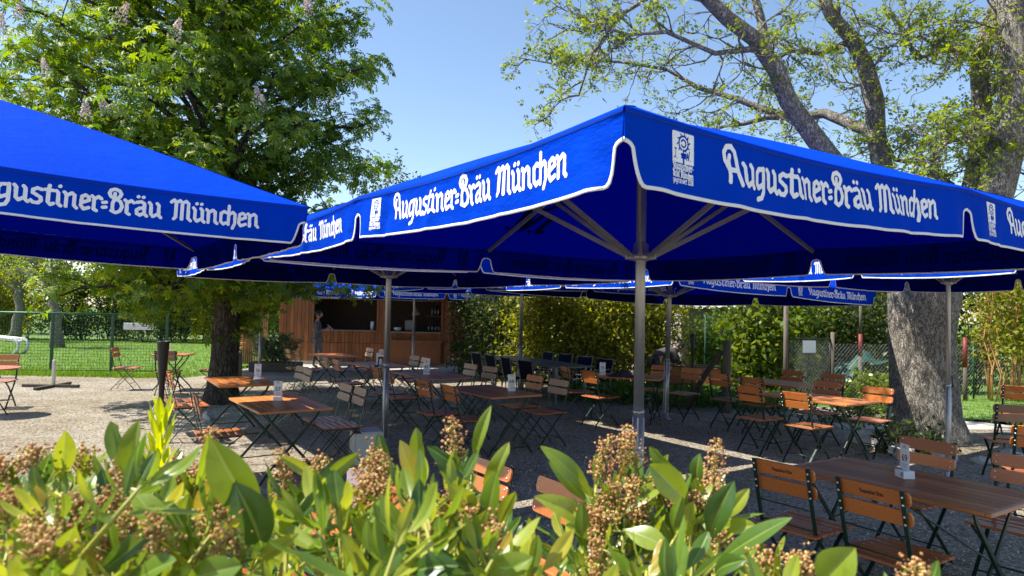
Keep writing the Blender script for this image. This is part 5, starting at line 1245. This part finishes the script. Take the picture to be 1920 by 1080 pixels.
def head_mesh(root, loc, rot, hair_long):
    """an egg-shaped head with brow, nose, mouth, chin and ears, facing +Y"""
    mb = MB(); n, m2 = 20, 14; vs = []
    for i in range(m2 + 1):
        th = PI * i / m2
        for j in range(n):
            a = 2 * PI * j / n; x, y, z = math.sin(th) * math.cos(a) * .074, math.sin(th) * math.sin(a) * .094, math.cos(th) * .112
            if y > 0:
                if z < -.02: y *= .92; x *= .88
                f = math.exp(-(x / .016) ** 2); y += .024 * f * math.exp(-((z + .018) / .02) ** 2) + .010 * f * math.exp(-((z) / .03) ** 2)      # nose
                y += .006 * math.exp(-(x / .022) ** 2) * math.exp(-((z + .052) / .010) ** 2) + .009 * math.exp(-(x / .02) ** 2) * math.exp(-((z + .09) / .014) ** 2)
                y -= .008 * math.exp(-((abs(x) - .03) / .014) ** 2) * math.exp(-((z - .008) / .012) ** 2)                                          # eye sockets
            vs.append((x, y, z))
    mb.add(vs, [(i * n + j, (i + 1) * n + j, (i + 1) * n + (j + 1) % n, i * n + (j + 1) % n) for i in range(m2) for j in range(n)], 0, True)
    for s in (-1, 1):
        mb.lathe([(.004, -.03), (.012, -.02), (.014, .0), (.010, .022), (.004, .026)], 8, (s * .074, -.012, -.002)); mb.lathe([(.002, -.006), (.008, 0), (.002, .006)], 8, (s * .03, .084, .006), 1)
    mb.box((0, .0905, -.055), (.04, .006, .006), None, 2)
    h = mb.build('head', [M['skin'], M['hair'], M['red_paint']], root); h.location = loc; h.rotation_euler = rot
    mb = MB(); vs = []
    for i in range(m2 + 1):
        th = PI * .62 * i / m2
        for j in range(n):
            a = 2 * PI * j / n; k = 1.0; lim = 1.0
            if math.sin(a) > .35: lim = .52                                     # hairline above the brow
            t = th * lim; r = 1.10 + .02 * math.sin(5 * a); vs.append((math.sin(t) * math.cos(a) * .078 * r, math.sin(t) * math.sin(a) * .098 * r - .004, math.cos(t) * .116 * 1.05))
    mb.add(vs, [(i * n + j, (i + 1) * n + j, (i + 1) * n + (j + 1) % n, i * n + (j + 1) % n) for i in range(m2) for j in range(n)], 0, True)
    if hair_long: mb.lathe([(.01, -.05), (.04, -.035), (.05, 0), (.04, .035), (.01, .05)], 12, (0, -.115, .03))
    hr = mb.build('hair', M['hair'], h); return h
def person_standing():
    root = thing('person', 'person in dark coat and grey trousers holding a white card at the kiosk', 'person', (-5.78, 20.75, .0), -PI / 2 + .12)
    # local +Y is where the person faces
    J = {'pelvis': ((0, 0, .92), (.125, .10)), 'waist': ((0, .01, 1.08), (.115, .085)), 'chest': ((0, .0, 1.25), (.135, .10)), 'collar': ((0, -.02, 1.38), (.075, .06)), 'neck': ((0, 0, 1.45), .045), 'nape': ((0, .02, 1.52), .045)}
    E = [('pelvis', 'waist'), ('waist', 'chest'), ('chest', 'collar'), ('collar', 'neck'), ('neck', 'nape')]
    for s, p in ((-1, 'l'), (1, 'r')):
        fy = .10 if s < 0 else -.06
        J.update({p + 'hip': ((s * .085, 0, .84), .085), p + 'knee': ((s * .09, fy * .7 + .02, .47), .055), p + 'ank': ((s * .09, fy - .03, .09), .036), p + 'toe': ((s * .10, fy + .11, .035), (.038, .026)),
                  p + 'sh': ((s * .165, -.01, 1.34), .052), p + 'el': ((s * .215, .03 if s < 0 else .02, 1.09), .040), p + 'wr': ((s * .11, .25, 1.16), .026)})
        E += [('pelvis', p + 'hip'), (p + 'hip', p + 'knee'), (p + 'knee', p + 'ank'), (p + 'ank', p + 'toe'), ('chest', p + 'sh'), (p + 'sh', p + 'el'), (p + 'el', p + 'wr')]
        hand(J, E, p + 'wr', p, (-s * .35, .8, .25), (0, .1, 1), (-s, .2, .1))
    skin('body', J, E, M['skin'], root)
    head_mesh(root, (0, .035, 1.60), (-.22, 0, 0), True)
    C = {'pelvis': ((0, -.005, .74), (.185, .16)), 'hipc': ((0, 0, .92), (.165, .15)), 'waist': ((0, .01, 1.08), (.145, .13)), 'chest': ((0, 0, 1.25), (.165, .135)), 'collar': ((0, -.02, 1.37), (.10, .08))}; E2 = [('pelvis', 'hipc'), ('hipc', 'waist'), ('waist', 'chest'), ('chest', 'collar')]
    for s, p in ((-1, 'l'), (1, 'r')): C.update({p + 'sh': ((s * .165, -.01, 1.34), .07), p + 'el': ((s * .215, .025, 1.09), .055), p + 'fa': ((s * .17, .12, 1.12), .046)}); E2 += [('chest', p + 'sh'), (p + 'sh', p + 'el'), (p + 'el', p + 'fa')]
    skin('coat', C, E2, M['grey_cloth'], root)
    T = {'pelvis': ((0, 0, .90), (.135, .11))}; E3 = []
    for s, p in ((-1, 'l'), (1, 'r')):
        fy = .10 if s < 0 else -.06; T.update({p + 'hip': ((s * .085, 0, .82), .095), p + 'knee': ((s * .09, fy * .7 + .02, .47), .068), p + 'cal': ((s * .09, fy - .02, .20), .058)}); E3 += [('pelvis', p + 'hip'), (p + 'hip', p + 'knee'), (p + 'knee', p + 'cal')]
    skin('trousers', T, E3, M['trousers'], root)
    for s in (-1, 1): mb = MB(); mb.box((s * .098, (.10 if s < 0 else -.06) + .05, .012), (.085, .24, .02), None, 0, .008); mb.build('sandal', M['old_wood'], root)
    mb = MB(); mb.box((0, 0, 0), (.15, .006, .20), None, 0, .001); o = mb.build('menu_card', M['card']); tag(o, 'white card held up by the person at the kiosk', 'card'); o.matrix_world = root.matrix_basis @ Matrix.Translation((0, .36, 1.23)) @ Matrix.Rotation(.9, 4, 'X') @ Matrix.Rotation(.0, 4, 'Z')
person_standing()
def person_bending():
    root = thing('person', 'person in dark clothes bending over the raised bed behind the thin pole', 'person', (3.30, 15.55, 0), -PI / 2 + .15)
    J = {'pelvis': ((0, -.10, .82), (.13, .11)), 'waist': ((0, .05, .92), (.12, .10)), 'chest': ((0, .22, .99), (.14, .11)), 'collar': ((0, .33, 1.02), (.08, .065)), 'neck': ((0, .38, 1.05), .047), 'nape': ((0, .43, 1.07), .046)}
    E = [('pelvis', 'waist'), ('waist', 'chest'), ('chest', 'collar'), ('collar', 'neck'), ('neck', 'nape')]
    for s, p in ((-1, 'l'), (1, 'r')):
        J.update({p + 'hip': ((s * .09, -.08, .76), .09), p + 'knee': ((s * .10, .06, .44), .058), p + 'ank': ((s * .10, -.06, .09), .038), p + 'toe': ((s * .11, .09, .035), (.04, .027)), p + 'sh': ((s * .17, .29, .99), .055), p + 'el': ((s * .20, .38, .78), .042), p + 'wr': ((s * .12, .50, .70), .028)})
        E += [('pelvis', p + 'hip'), (p + 'hip', p + 'knee'), (p + 'knee', p + 'ank'), (p + 'ank', p + 'toe'), ('chest', p + 'sh'), (p + 'sh', p + 'el'), (p + 'el', p + 'wr')]
        hand(J, E, p + 'wr', p, (-s * .2, .8, -.4), (-s, .1, .1), (0, .2, -1))
    skin('body', J, E, M['skin'], root); head_mesh(root, (0, .50, 1.07), (-.75, 0, 0), False)
    C = {k: (J[k][0], tuple(q + .022 for q in (J[k][1] if hasattr(J[k][1], '__len__') else (J[k][1],) * 2))) for k in ('pelvis', 'waist', 'chest', 'collar', 'lsh', 'rsh', 'lel', 'rel')}
    for s, p in ((-1, 'l'), (1, 'r')): C[p + 'fa'] = ((s * .13, .48, .72), .042)
    skin('jacket', C, [('pelvis', 'waist'), ('waist', 'chest'), ('chest', 'collar'), ('chest', 'lsh'), ('chest', 'rsh'), ('lsh', 'lel'), ('rsh', 'rel'), ('lel', 'lfa'), ('rel', 'rfa')], M['coat'], root)
    T = {'pelvis': ((0, -.10, .80), (.14, .12))}; E3 = []
    for p in 'lr':
        for k, r in (('hip', .10), ('knee', .072), ('ank', .060)): q = Vector(J[p + k][0]); T[p + k] = (q + Vector((0, 0, .05 if k == 'ank' else 0)), r)
        E3 += [('pelvis', p + 'hip'), (p + 'hip', p + 'knee'), (p + 'knee', p + 'ank')]
    skin('trousers', T, E3, M['coat'], root)
    for s in (-1, 1): mb = MB(); mb.box((s * .11, .03, .04), (.10, .28, .08), None, 0, .03); mb.build('shoe', M['black'], root)
person_bending()
# ------------------------------------------------------------------ the shrub right in front of the camera
def shrub_leaf_mat():
    m, nt, N, L = new_mat('front_leaf'); b = bsdf(nt); gi = N.new('ShaderNodeNewGeometry')
    base = ramp(nt, gi.outputs['Random Per Island'], [(0, (.05, .115, .020)), (.35, (.12, .205, .022)), (.7, (.23, .31, .03)), (.92, (.36, .40, .045)), (1, (.46, .33, .06))])
    at_ = N.new('ShaderNodeAttribute'); at_.attribute_name = 'across'
    rib = ramp(nt, at_.outputs['Fac'], [(.0, (1, 1, 1)), (.055, (.7, .7, .7)), (.10, (0, 0, 0))])
    mx = N.new('ShaderNodeMixRGB'); L.new(rib, mx.inputs[0]); L.new(base, mx.inputs[1]); mx.inputs[2].default_value = (.25, .33, .07, 1)
    f = noise(nt, 55, 4, .6); sp = ramp(nt, f, [(.30, (.75, .72, .62)), (.48, (1, 1, 1))]); ml = N.new('ShaderNodeMixRGB'); ml.blend_type = 'MULTIPLY'; ml.inputs[0].default_value = .7; L.new(mx.outputs[0], ml.inputs[1]); L.new(sp, ml.inputs[2])
    L.new(ml.outputs[0], b.inputs['Base Color']); b.inputs['Roughness'].default_value = .30; b.inputs['Specular IOR Level'].default_value = .65
    bump(nt, f, .12, .002)
    tr = N.new('ShaderNodeBsdfTranslucent'); hs = N.new('ShaderNodeHueSaturation'); hs.inputs['Hue'].default_value = .48; hs.inputs['Saturation'].default_value = 1.08; hs.inputs['Value'].default_value = 1.6
    L.new(ml.outputs[0], hs.inputs['Color']); L.new(hs.outputs[0], tr.inputs[0]); mxs = N.new('ShaderNodeMixShader'); mxs.inputs[0].default_value = .38; L.new(b.outputs[0], mxs.inputs[1]); L.new(tr.outputs[0], mxs.inputs[2]); L.new(mxs.outputs[0], N['Material Output'].inputs[0])
    return m
M['front_leaf'] = shrub_leaf_mat()
def bud_mat():
    m, nt, N, L = new_mat('dry_bud'); gi = N.new('ShaderNodeNewGeometry')
    L.new(ramp(nt, gi.outputs['Random Per Island'], [(0, (.22, .09, .03)), (.4, (.44, .20, .07)), (.75, (.60, .33, .13)), (1, (.62, .50, .16))]), bsdf(nt).inputs['Base Color']); bsdf(nt).inputs['Roughness'].default_value = .7; return m
M['dry_bud'] = bud_mat()
ROWS = [0, .06, .14, .25, .38, .52, .66, .78, .88, .95, 1.0]
WID = [.03, .10, .32, .62, .86, 1.0, .98, .80, .54, .27, .02]
ACR = [-1, -.55, -.12, 0, .12, .55, 1]
class LeafSet:
    def __init__(s): s.V = []; s.F = []; s.A = []
    def leaf(s, base, tip, w, nrm, curl=.10, fold=.25, twist=0.0, bite=False):
        base, tip = Vector(base), Vector(tip); ax = tip - base; Ln = ax.length; ax.normalize(); nrm = Vector(nrm); nrm = (nrm - ax * nrm.dot(ax))
        if nrm.length < 1e-4: nrm = ax.orthogonal()
        nrm.normalize(); sd = ax.cross(nrm); b = len(s.V); ph = random.uniform(0, 6); k = len(ACR)
        for t, wd in zip(ROWS, WID):
            c = base + ax * (Ln * t) + nrm * (curl * Ln * math.sin(PI * t)); tw = twist * t; n2 = nrm * math.cos(tw) + sd * math.sin(tw); s2 = sd * math.cos(tw) - nrm * math.sin(tw)
            for a in ACR:
                ww = a * wd * w / 2
                if bite and .35 < t < .8 and a == 1: ww *= .62
                p = c + s2 * ww + n2 * (abs(ww) * fold * (1.15 - abs(a) * .5) + .02 * w * math.sin(9 * t + ph) * a * a); s.V.append(p); s.A.append(abs(a))
        for i in range(len(ROWS) - 1):
            for j in range(k - 1): s.F.append((b + i * k + j, b + i * k + j + 1, b + (i + 1) * k + j + 1, b + (i + 1) * k + j))
    def build(s, parent):
        me = np_mesh('foliage', np.array([list(v) for v in s.V]), np.array(s.F), M['front_leaf'], None, True)
        at_ = me.attributes.new('across', 'FLOAT', 'POINT'); at_.data.foreach_set('value', np.array(s.A, dtype=np.float32)); return link('foliage', me, parent)
def panicle(seed, h=.085, r=.03, nb=95):
    rng = random.Random(seed); mb = MB(); mb.tube([(0, 0, -.03), (.002, 0, h * .5), (0, .002, h)], [.0022, .0018, .001], 5, 1)
    q = [(0, 0, 1), (0, 0, -1)] + [(math.cos(k * PI / 3), math.sin(k * PI / 3), zz) for zz in (.45, -.45) for k in range(6)]
    fq = [(0, 2 + k, 2 + (k + 1) % 6) for k in range(6)] + [(1, 8 + (k + 1) % 6, 8 + k) for k in range(6)] + [(2 + k, 8 + k, 8 + (k + 1) % 6, 2 + (k + 1) % 6) for k in range(6)]
    nbr = 15
    for j in range(nbr):
        t = (j + .5) / nbr; a = j * 2.4 + rng.uniform(-.3, .3); L = r * (1.15 - t * .75) * rng.uniform(.7, 1.2); z = h * (.08 + .9 * t); p = Vector((0, 0, z)); e = p + Vector((math.cos(a) * L, math.sin(a) * L, L * .75)); mb.tube([p, e], [.0012, .0008], 4, 1)
        for _ in range(nb // nbr):
            c = p.lerp(e, rng.uniform(.35, 1.1)) + Vector((rng.gauss(0, .0052), rng.gauss(0, .0052), rng.gauss(0, .0052))); s = rng.uniform(.0013, .0025); fl = rng.uniform(.4, 1); rot = Euler((rng.uniform(0, 6), rng.uniform(0, 6), 0)).to_matrix(); mb.add([c + rot @ (Vector((v[0], v[1] * fl, v[2])) * s * (1 if i > 1 else 1.4)) for i, v in enumerate(q)], fq, 0, True)
    return mb.mesh('flower_panicle', [M['dry_bud'], M['shrub_stem']])
PAN = [panicle(k, h, r, nb) for k, (h, r, nb) in enumerate(((.056, .023, 180), (.042, .027, 195), (.080, .017, 180), (.038, .020, 135)))]
def lookup(table, x):
    for (x0, y0), (x1, y1) in zip(table[:-1], table[1:]):
        if x <= x1: return y0 + (y1 - y0) * (x - x0) / (x1 - x0)
    return table[-1][1]
TOPS = [(-400, 860), (0, 905), (120, 895), (260, 880), (420, 900), (520, 925), (640, 925), (760, 890), (900, 890), (960, 960), (1040, 985), (1120, 950), (1320, 950), (1400, 1000), (1480, 1060), (1600, 1110), (2000, 1140)]
LEAVES = {  # tip, base, width in photo pixels, distance of tip and base; picked out one by one because they stand against the yard
 'left': [((260, 787), (252, 925), 58, .92, .95), ((123, 807), (112, 905), 40, .95, .97), ((207, 790), (222, 890), 42, 1.0, .98), ((397, 823), (492, 985), 84, .80, .84), ((392, 813), (365, 915), 27, .95, .98), ((640, 863), (570, 935), 26, 1.0, .96), ((642, 902), (540, 1000), 36, .9, .88), ((524, 855), (598, 905), 24, .98, 1.02), ((140, 988), (85, 1100), 56, .72, .74), ((297, 986), (180, 1080), 48, .78, .76), ((245, 915), (360, 1050), 50, .82, .80), ((355, 925), (330, 1010), 45, .84, .86), ((410, 885), (372, 985), 48, .85, .87), ((60, 870), (95, 960), 30, .9, .92), ((20, 1040), (60, 1100), 50, .7, .72), ((150, 1045), (110, 1110), 55, .70, .72), ((190, 880), (215, 960), 36, .9, .9), ((175, 1010), (120, 930), 30, .86, .88), ((440, 905), (495, 1040), 78, .8, .84), ((560, 1000), (480, 1055), 36, .82, .84), ((330, 1050), (240, 1100), 60, .72, .75), ((455, 1060), (350, 1090), 60, .72, .75)],
 'centre': [((921, 760), (886, 870), 26, 1.05, 1.06), ((955, 828), (905, 930), 36, 1.02, 1.04), ((933, 882), (908, 1000), 46, .95, .97), ((713, 923), (792, 1065), 46, .86, .88), ((780, 801), (790, 915), 38, 1.05, 1.06), ((709, 812), (728, 895), 36, 1.05, 1.06), ((800, 836), (885, 905), 36, 1.0, 1.02), ((967, 922), (935, 990), 34, .98, 1.0), ((913, 955), (866, 1050), 42, .9, .92), ((763, 1020), (690, 1090), 50, .78, .8), ((673, 848), (596, 912), 28, .98, 1.0), ((850, 845), (842, 930), 40, 1.0, 1.03), ((750, 825), (790, 930), 38, 1.0, 1.02), ((880, 840), (838, 925), 26, 1.05, 1.04), ((840, 905), (900, 965), 44, .92, .95), ((660, 970), (720, 1040), 40, .85, .87), ((860, 1060), (770, 1075), 55, .76, .78), ((1000, 1045), (900, 1090), 60, .78, .8), ((985, 1030), (930, 1060), 40, .9, .92), ((640, 1000), (690, 1085), 44, .8, .82)],
 'right': [((1013, 836), (1112, 935), 38, 1.12, 1.14), ((1000, 931), (1122, 990), 44, 1.08, 1.12), ((1028, 866), (1105, 945), 32, 1.14, 1.14), ((1217, 837), (1284, 900), 36, 1.14, 1.16), ((1217, 870), (1292, 945), 58, 1.05, 1.08), ((1312, 850), (1308, 915), 30, 1.14, 1.15), ((1377, 902), (1330, 1015), 50, 1.02, 1.05), ((1405, 915), (1358, 975), 28, 1.06, 1.08), ((1418, 985), (1348, 988), 30, 1.0, 1.04), ((1485, 970), (1338, 1058), 42, .92, 1.0), ((1604, 1027), (1535, 1100), 72, .80, .84), ((1253, 1025), (1168, 992), 46, 1.02, 1.06), ((1215, 1080), (1300, 1025), 46, .95, .98), ((1190, 1085), (1138, 1030), 36, 1.0, 1.05), ((1300, 940), (1285, 1010), 40, 1.06, 1.08), ((1250, 905), (1170, 960), 34, 1.12, 1.1), ((1030, 1000), (1080, 1060), 40, 1.0, 1.02), ((1060, 985), (1120, 1010), 34, 1.04, 1.06), ((1400, 1050), (1340, 1075), 40, .9, .95)]}
HEADS = {'left': [(60, 872, .95, 1), (15, 890, .95, 1), (143, 868, 1.0, 3), (20, 955, .82, 1), (50, 1015, .76, 0), (117, 965, .84, 1), (187, 955, .86, 0), (247, 985, .84, 3), (307, 1015, .78, 0), (335, 890, 1.0, 3), (363, 910, 1.0, 3), (384, 862, 1.0, 2), (398, 990, .82, 1), (421, 1035, .78, 0), (541, 900, 1.0, 2), (230, 890, .95, 3), (90, 1040, .72, 1), (215, 1025, .8, 3)],
 'centre': [(611, 885, 1.02, 3), (680, 880, 1.0, 0), (723, 915, .98, 2), (720, 955, .93, 2), (700, 920, .96, 1), (862, 838, 1.04, 2), (858, 955, .95, 1), (888, 985, .92, 3), (933, 1025, .88, 0), (985, 1035, .9, 3), (770, 1000, .86, 0), (640, 950, .92, 3)],
 'right': [(1118, 858, 1.15, 2), (1163, 855, 1.16, 2), (1198, 845, 1.17, 2), (1135, 935, 1.12, 0), (1147, 980, 1.08, 1), (1175, 930, 1.12, 0), (1190, 970, 1.1, 3), (1110, 985, 1.08, 1), (1124, 1055, 1.0, 2), (1333, 872, 1.16, 2), (1312, 915, 1.14, 0), (1273, 955, 1.1, 1), (1300, 950, 1.1, 1), (1233, 920, 1.12, 3), (1350, 1010, 1.05, 3), (1427, 1065, .92, 3), (1507, 1072, .9, 1), (1720, 1080, .86, 3)]}
def make_shrub(key, px0, px1, label, n, seed):
    rng = random.Random(seed); mid = at((px0 + px1) / 2, 900, 1.0); root = thing('shrub', label, 'shrub', (mid.x, mid.y, 0), 0, 'shrubs in the foreground'); O = Vector((mid.x, mid.y, 0)); ls = LeafSet(); st = MB(); camp = Vector((0, 0, CAM_H))
    def to_ground(p):
        g = Vector((p.x * .75 + rng.uniform(-.06, .06), p.y + rng.uniform(0, .12), 0)); st.tube(curve_pts(g, p, 0, .012, 5, rng), [.008, .006, .005, .004, .0028], 5)
    for (t, b, w, yt, yb) in LEAVES[key]:
        T, B = at(t[0], t[1], yt) - O, at(b[0], b[1], yb) - O; wd = w / F_PX * (yt + yb) / 2
        view = (camp - O - (T + B) / 2).normalized(); nr = view * 1.0 + Vector((rng.uniform(-.5, .5), 0, rng.uniform(-.1, .7))); ls.leaf(B, T, wd * .95, nr, rng.uniform(.02, .14), rng.uniform(.25, .65), rng.uniform(-.4, .4), rng.random() < .3)
        if rng.random() < .5: to_ground(B - Vector((0, 0, .01)))
        st.tube([B - (T - B).normalized() * .02 - Vector((0, 0, .01)), B + (T - B).normalized() * .01], [.0022, .0015], 5)
    def rosette(p, d, k, Lm):
        d = d.normalized(); s0 = d.orthogonal().normalized(); s1 = d.cross(s0)
        for i in range(k):
            a = i * 2.39996 + rng.uniform(-.2, .2); f = i / k; op = .25 + 1.05 * f + rng.uniform(-.15, .3); rad = s0 * math.cos(a) + s1 * math.sin(a); v = d * math.cos(op) + rad * math.sin(op); L = Lm * rng.uniform(.65, 1.1) * (.75 + .35 * f); b = p - d * (.055 * f) + rad * .003; ls.leaf(b + v * .008, b + v * L, L * rng.uniform(.20, .31), d * math.sin(op) - rad * math.cos(op) * .9, -rng.uniform(.0, .16), rng.uniform(.2, .7), rng.uniform(-.3, .3), rng.random() < .2)
        st.tube([p - d * .16, p - d * .06, p], [.0035, .003, .002], 5)
    for i in range(n):
        px = rng.uniform(px0, px1); Y = rng.uniform(.72, 1.45); py = lookup(TOPS, px) + rng.uniform(10, 260) + (Y - 1.1) * -60; p = at(px, py, Y) - O; rosette(p, Vector((rng.gauss(0, .5), rng.gauss(-.1, .45), 1)), rng.randint(6, 10), rng.uniform(.062, .105))
        if rng.random() < .5: to_ground(p - Vector((0, 0, .1)))
        if rng.random() < .035: o = link('flower_panicle', rng.choice(PAN), root, p); o.rotation_euler = (rng.gauss(0, .25), rng.gauss(0, .25), rng.uniform(0, 6)); o.scale = [rng.uniform(.8, 1.1)] * 3
    for (px, py, Y, k) in HEADS[key]:
        p = at(px, py, Y) - O - Vector((0, 0, (.03, .023, .042, .021)[k])); o = link('flower_panicle', PAN[k], root, p); o.rotation_euler = (rng.gauss(0, .15), rng.gauss(0, .18), rng.uniform(0, 6)); to_ground(p)
        rosette(p - Vector((0, 0, .02)), Vector((rng.gauss(0, .2), rng.gauss(0, .2), 1)), rng.randint(6, 9), .10)
    if key == 'left':                                    # the one fresh yellow shoot
        b = at(296, 905, 1.25) - O; t = at(303, 790, 1.25) - O; st.tube([b - Vector((0, 0, .2)), b, t], [.004, .0035, .002], 5); d = (t - b)
        young = LeafSet()
        for i in range(26):
            f = i / 25; p = b + d * f; a = i * 2.4; o2 = .30 + .35 * (1 - f); v = Vector((math.cos(a) * math.sin(o2), math.sin(a) * math.sin(o2), math.cos(o2))); L = .062 * (1 - .25 * abs(f - .6)); young.leaf(p, p + v * L, .0135, Vector((math.cos(a), math.sin(a), -.3)) * -1, -.06, .3)
        y = young.build(root); y.name = 'young_shoot'; ym = leafmat('young_leaf', [(0, (.34, .42, .02)), (1, (.50, .52, .03))], .5); y.data.materials.clear(); y.data.materials.append(ym)
    st.build('stems', M['shrub_stem'], root); ls.build(root)
make_shrub('left', -60, 560, 'left part of the front shrubs, crowded with brown flower heads and a bright yellow shoot', 76, 31)
make_shrub('centre', 560, 1010, 'middle front shrub with broad pale leaves before the white box', 46, 32)
make_shrub('right', 1010, 1560, 'right front shrub with tall brown flower heads before the front pole', 27, 33)
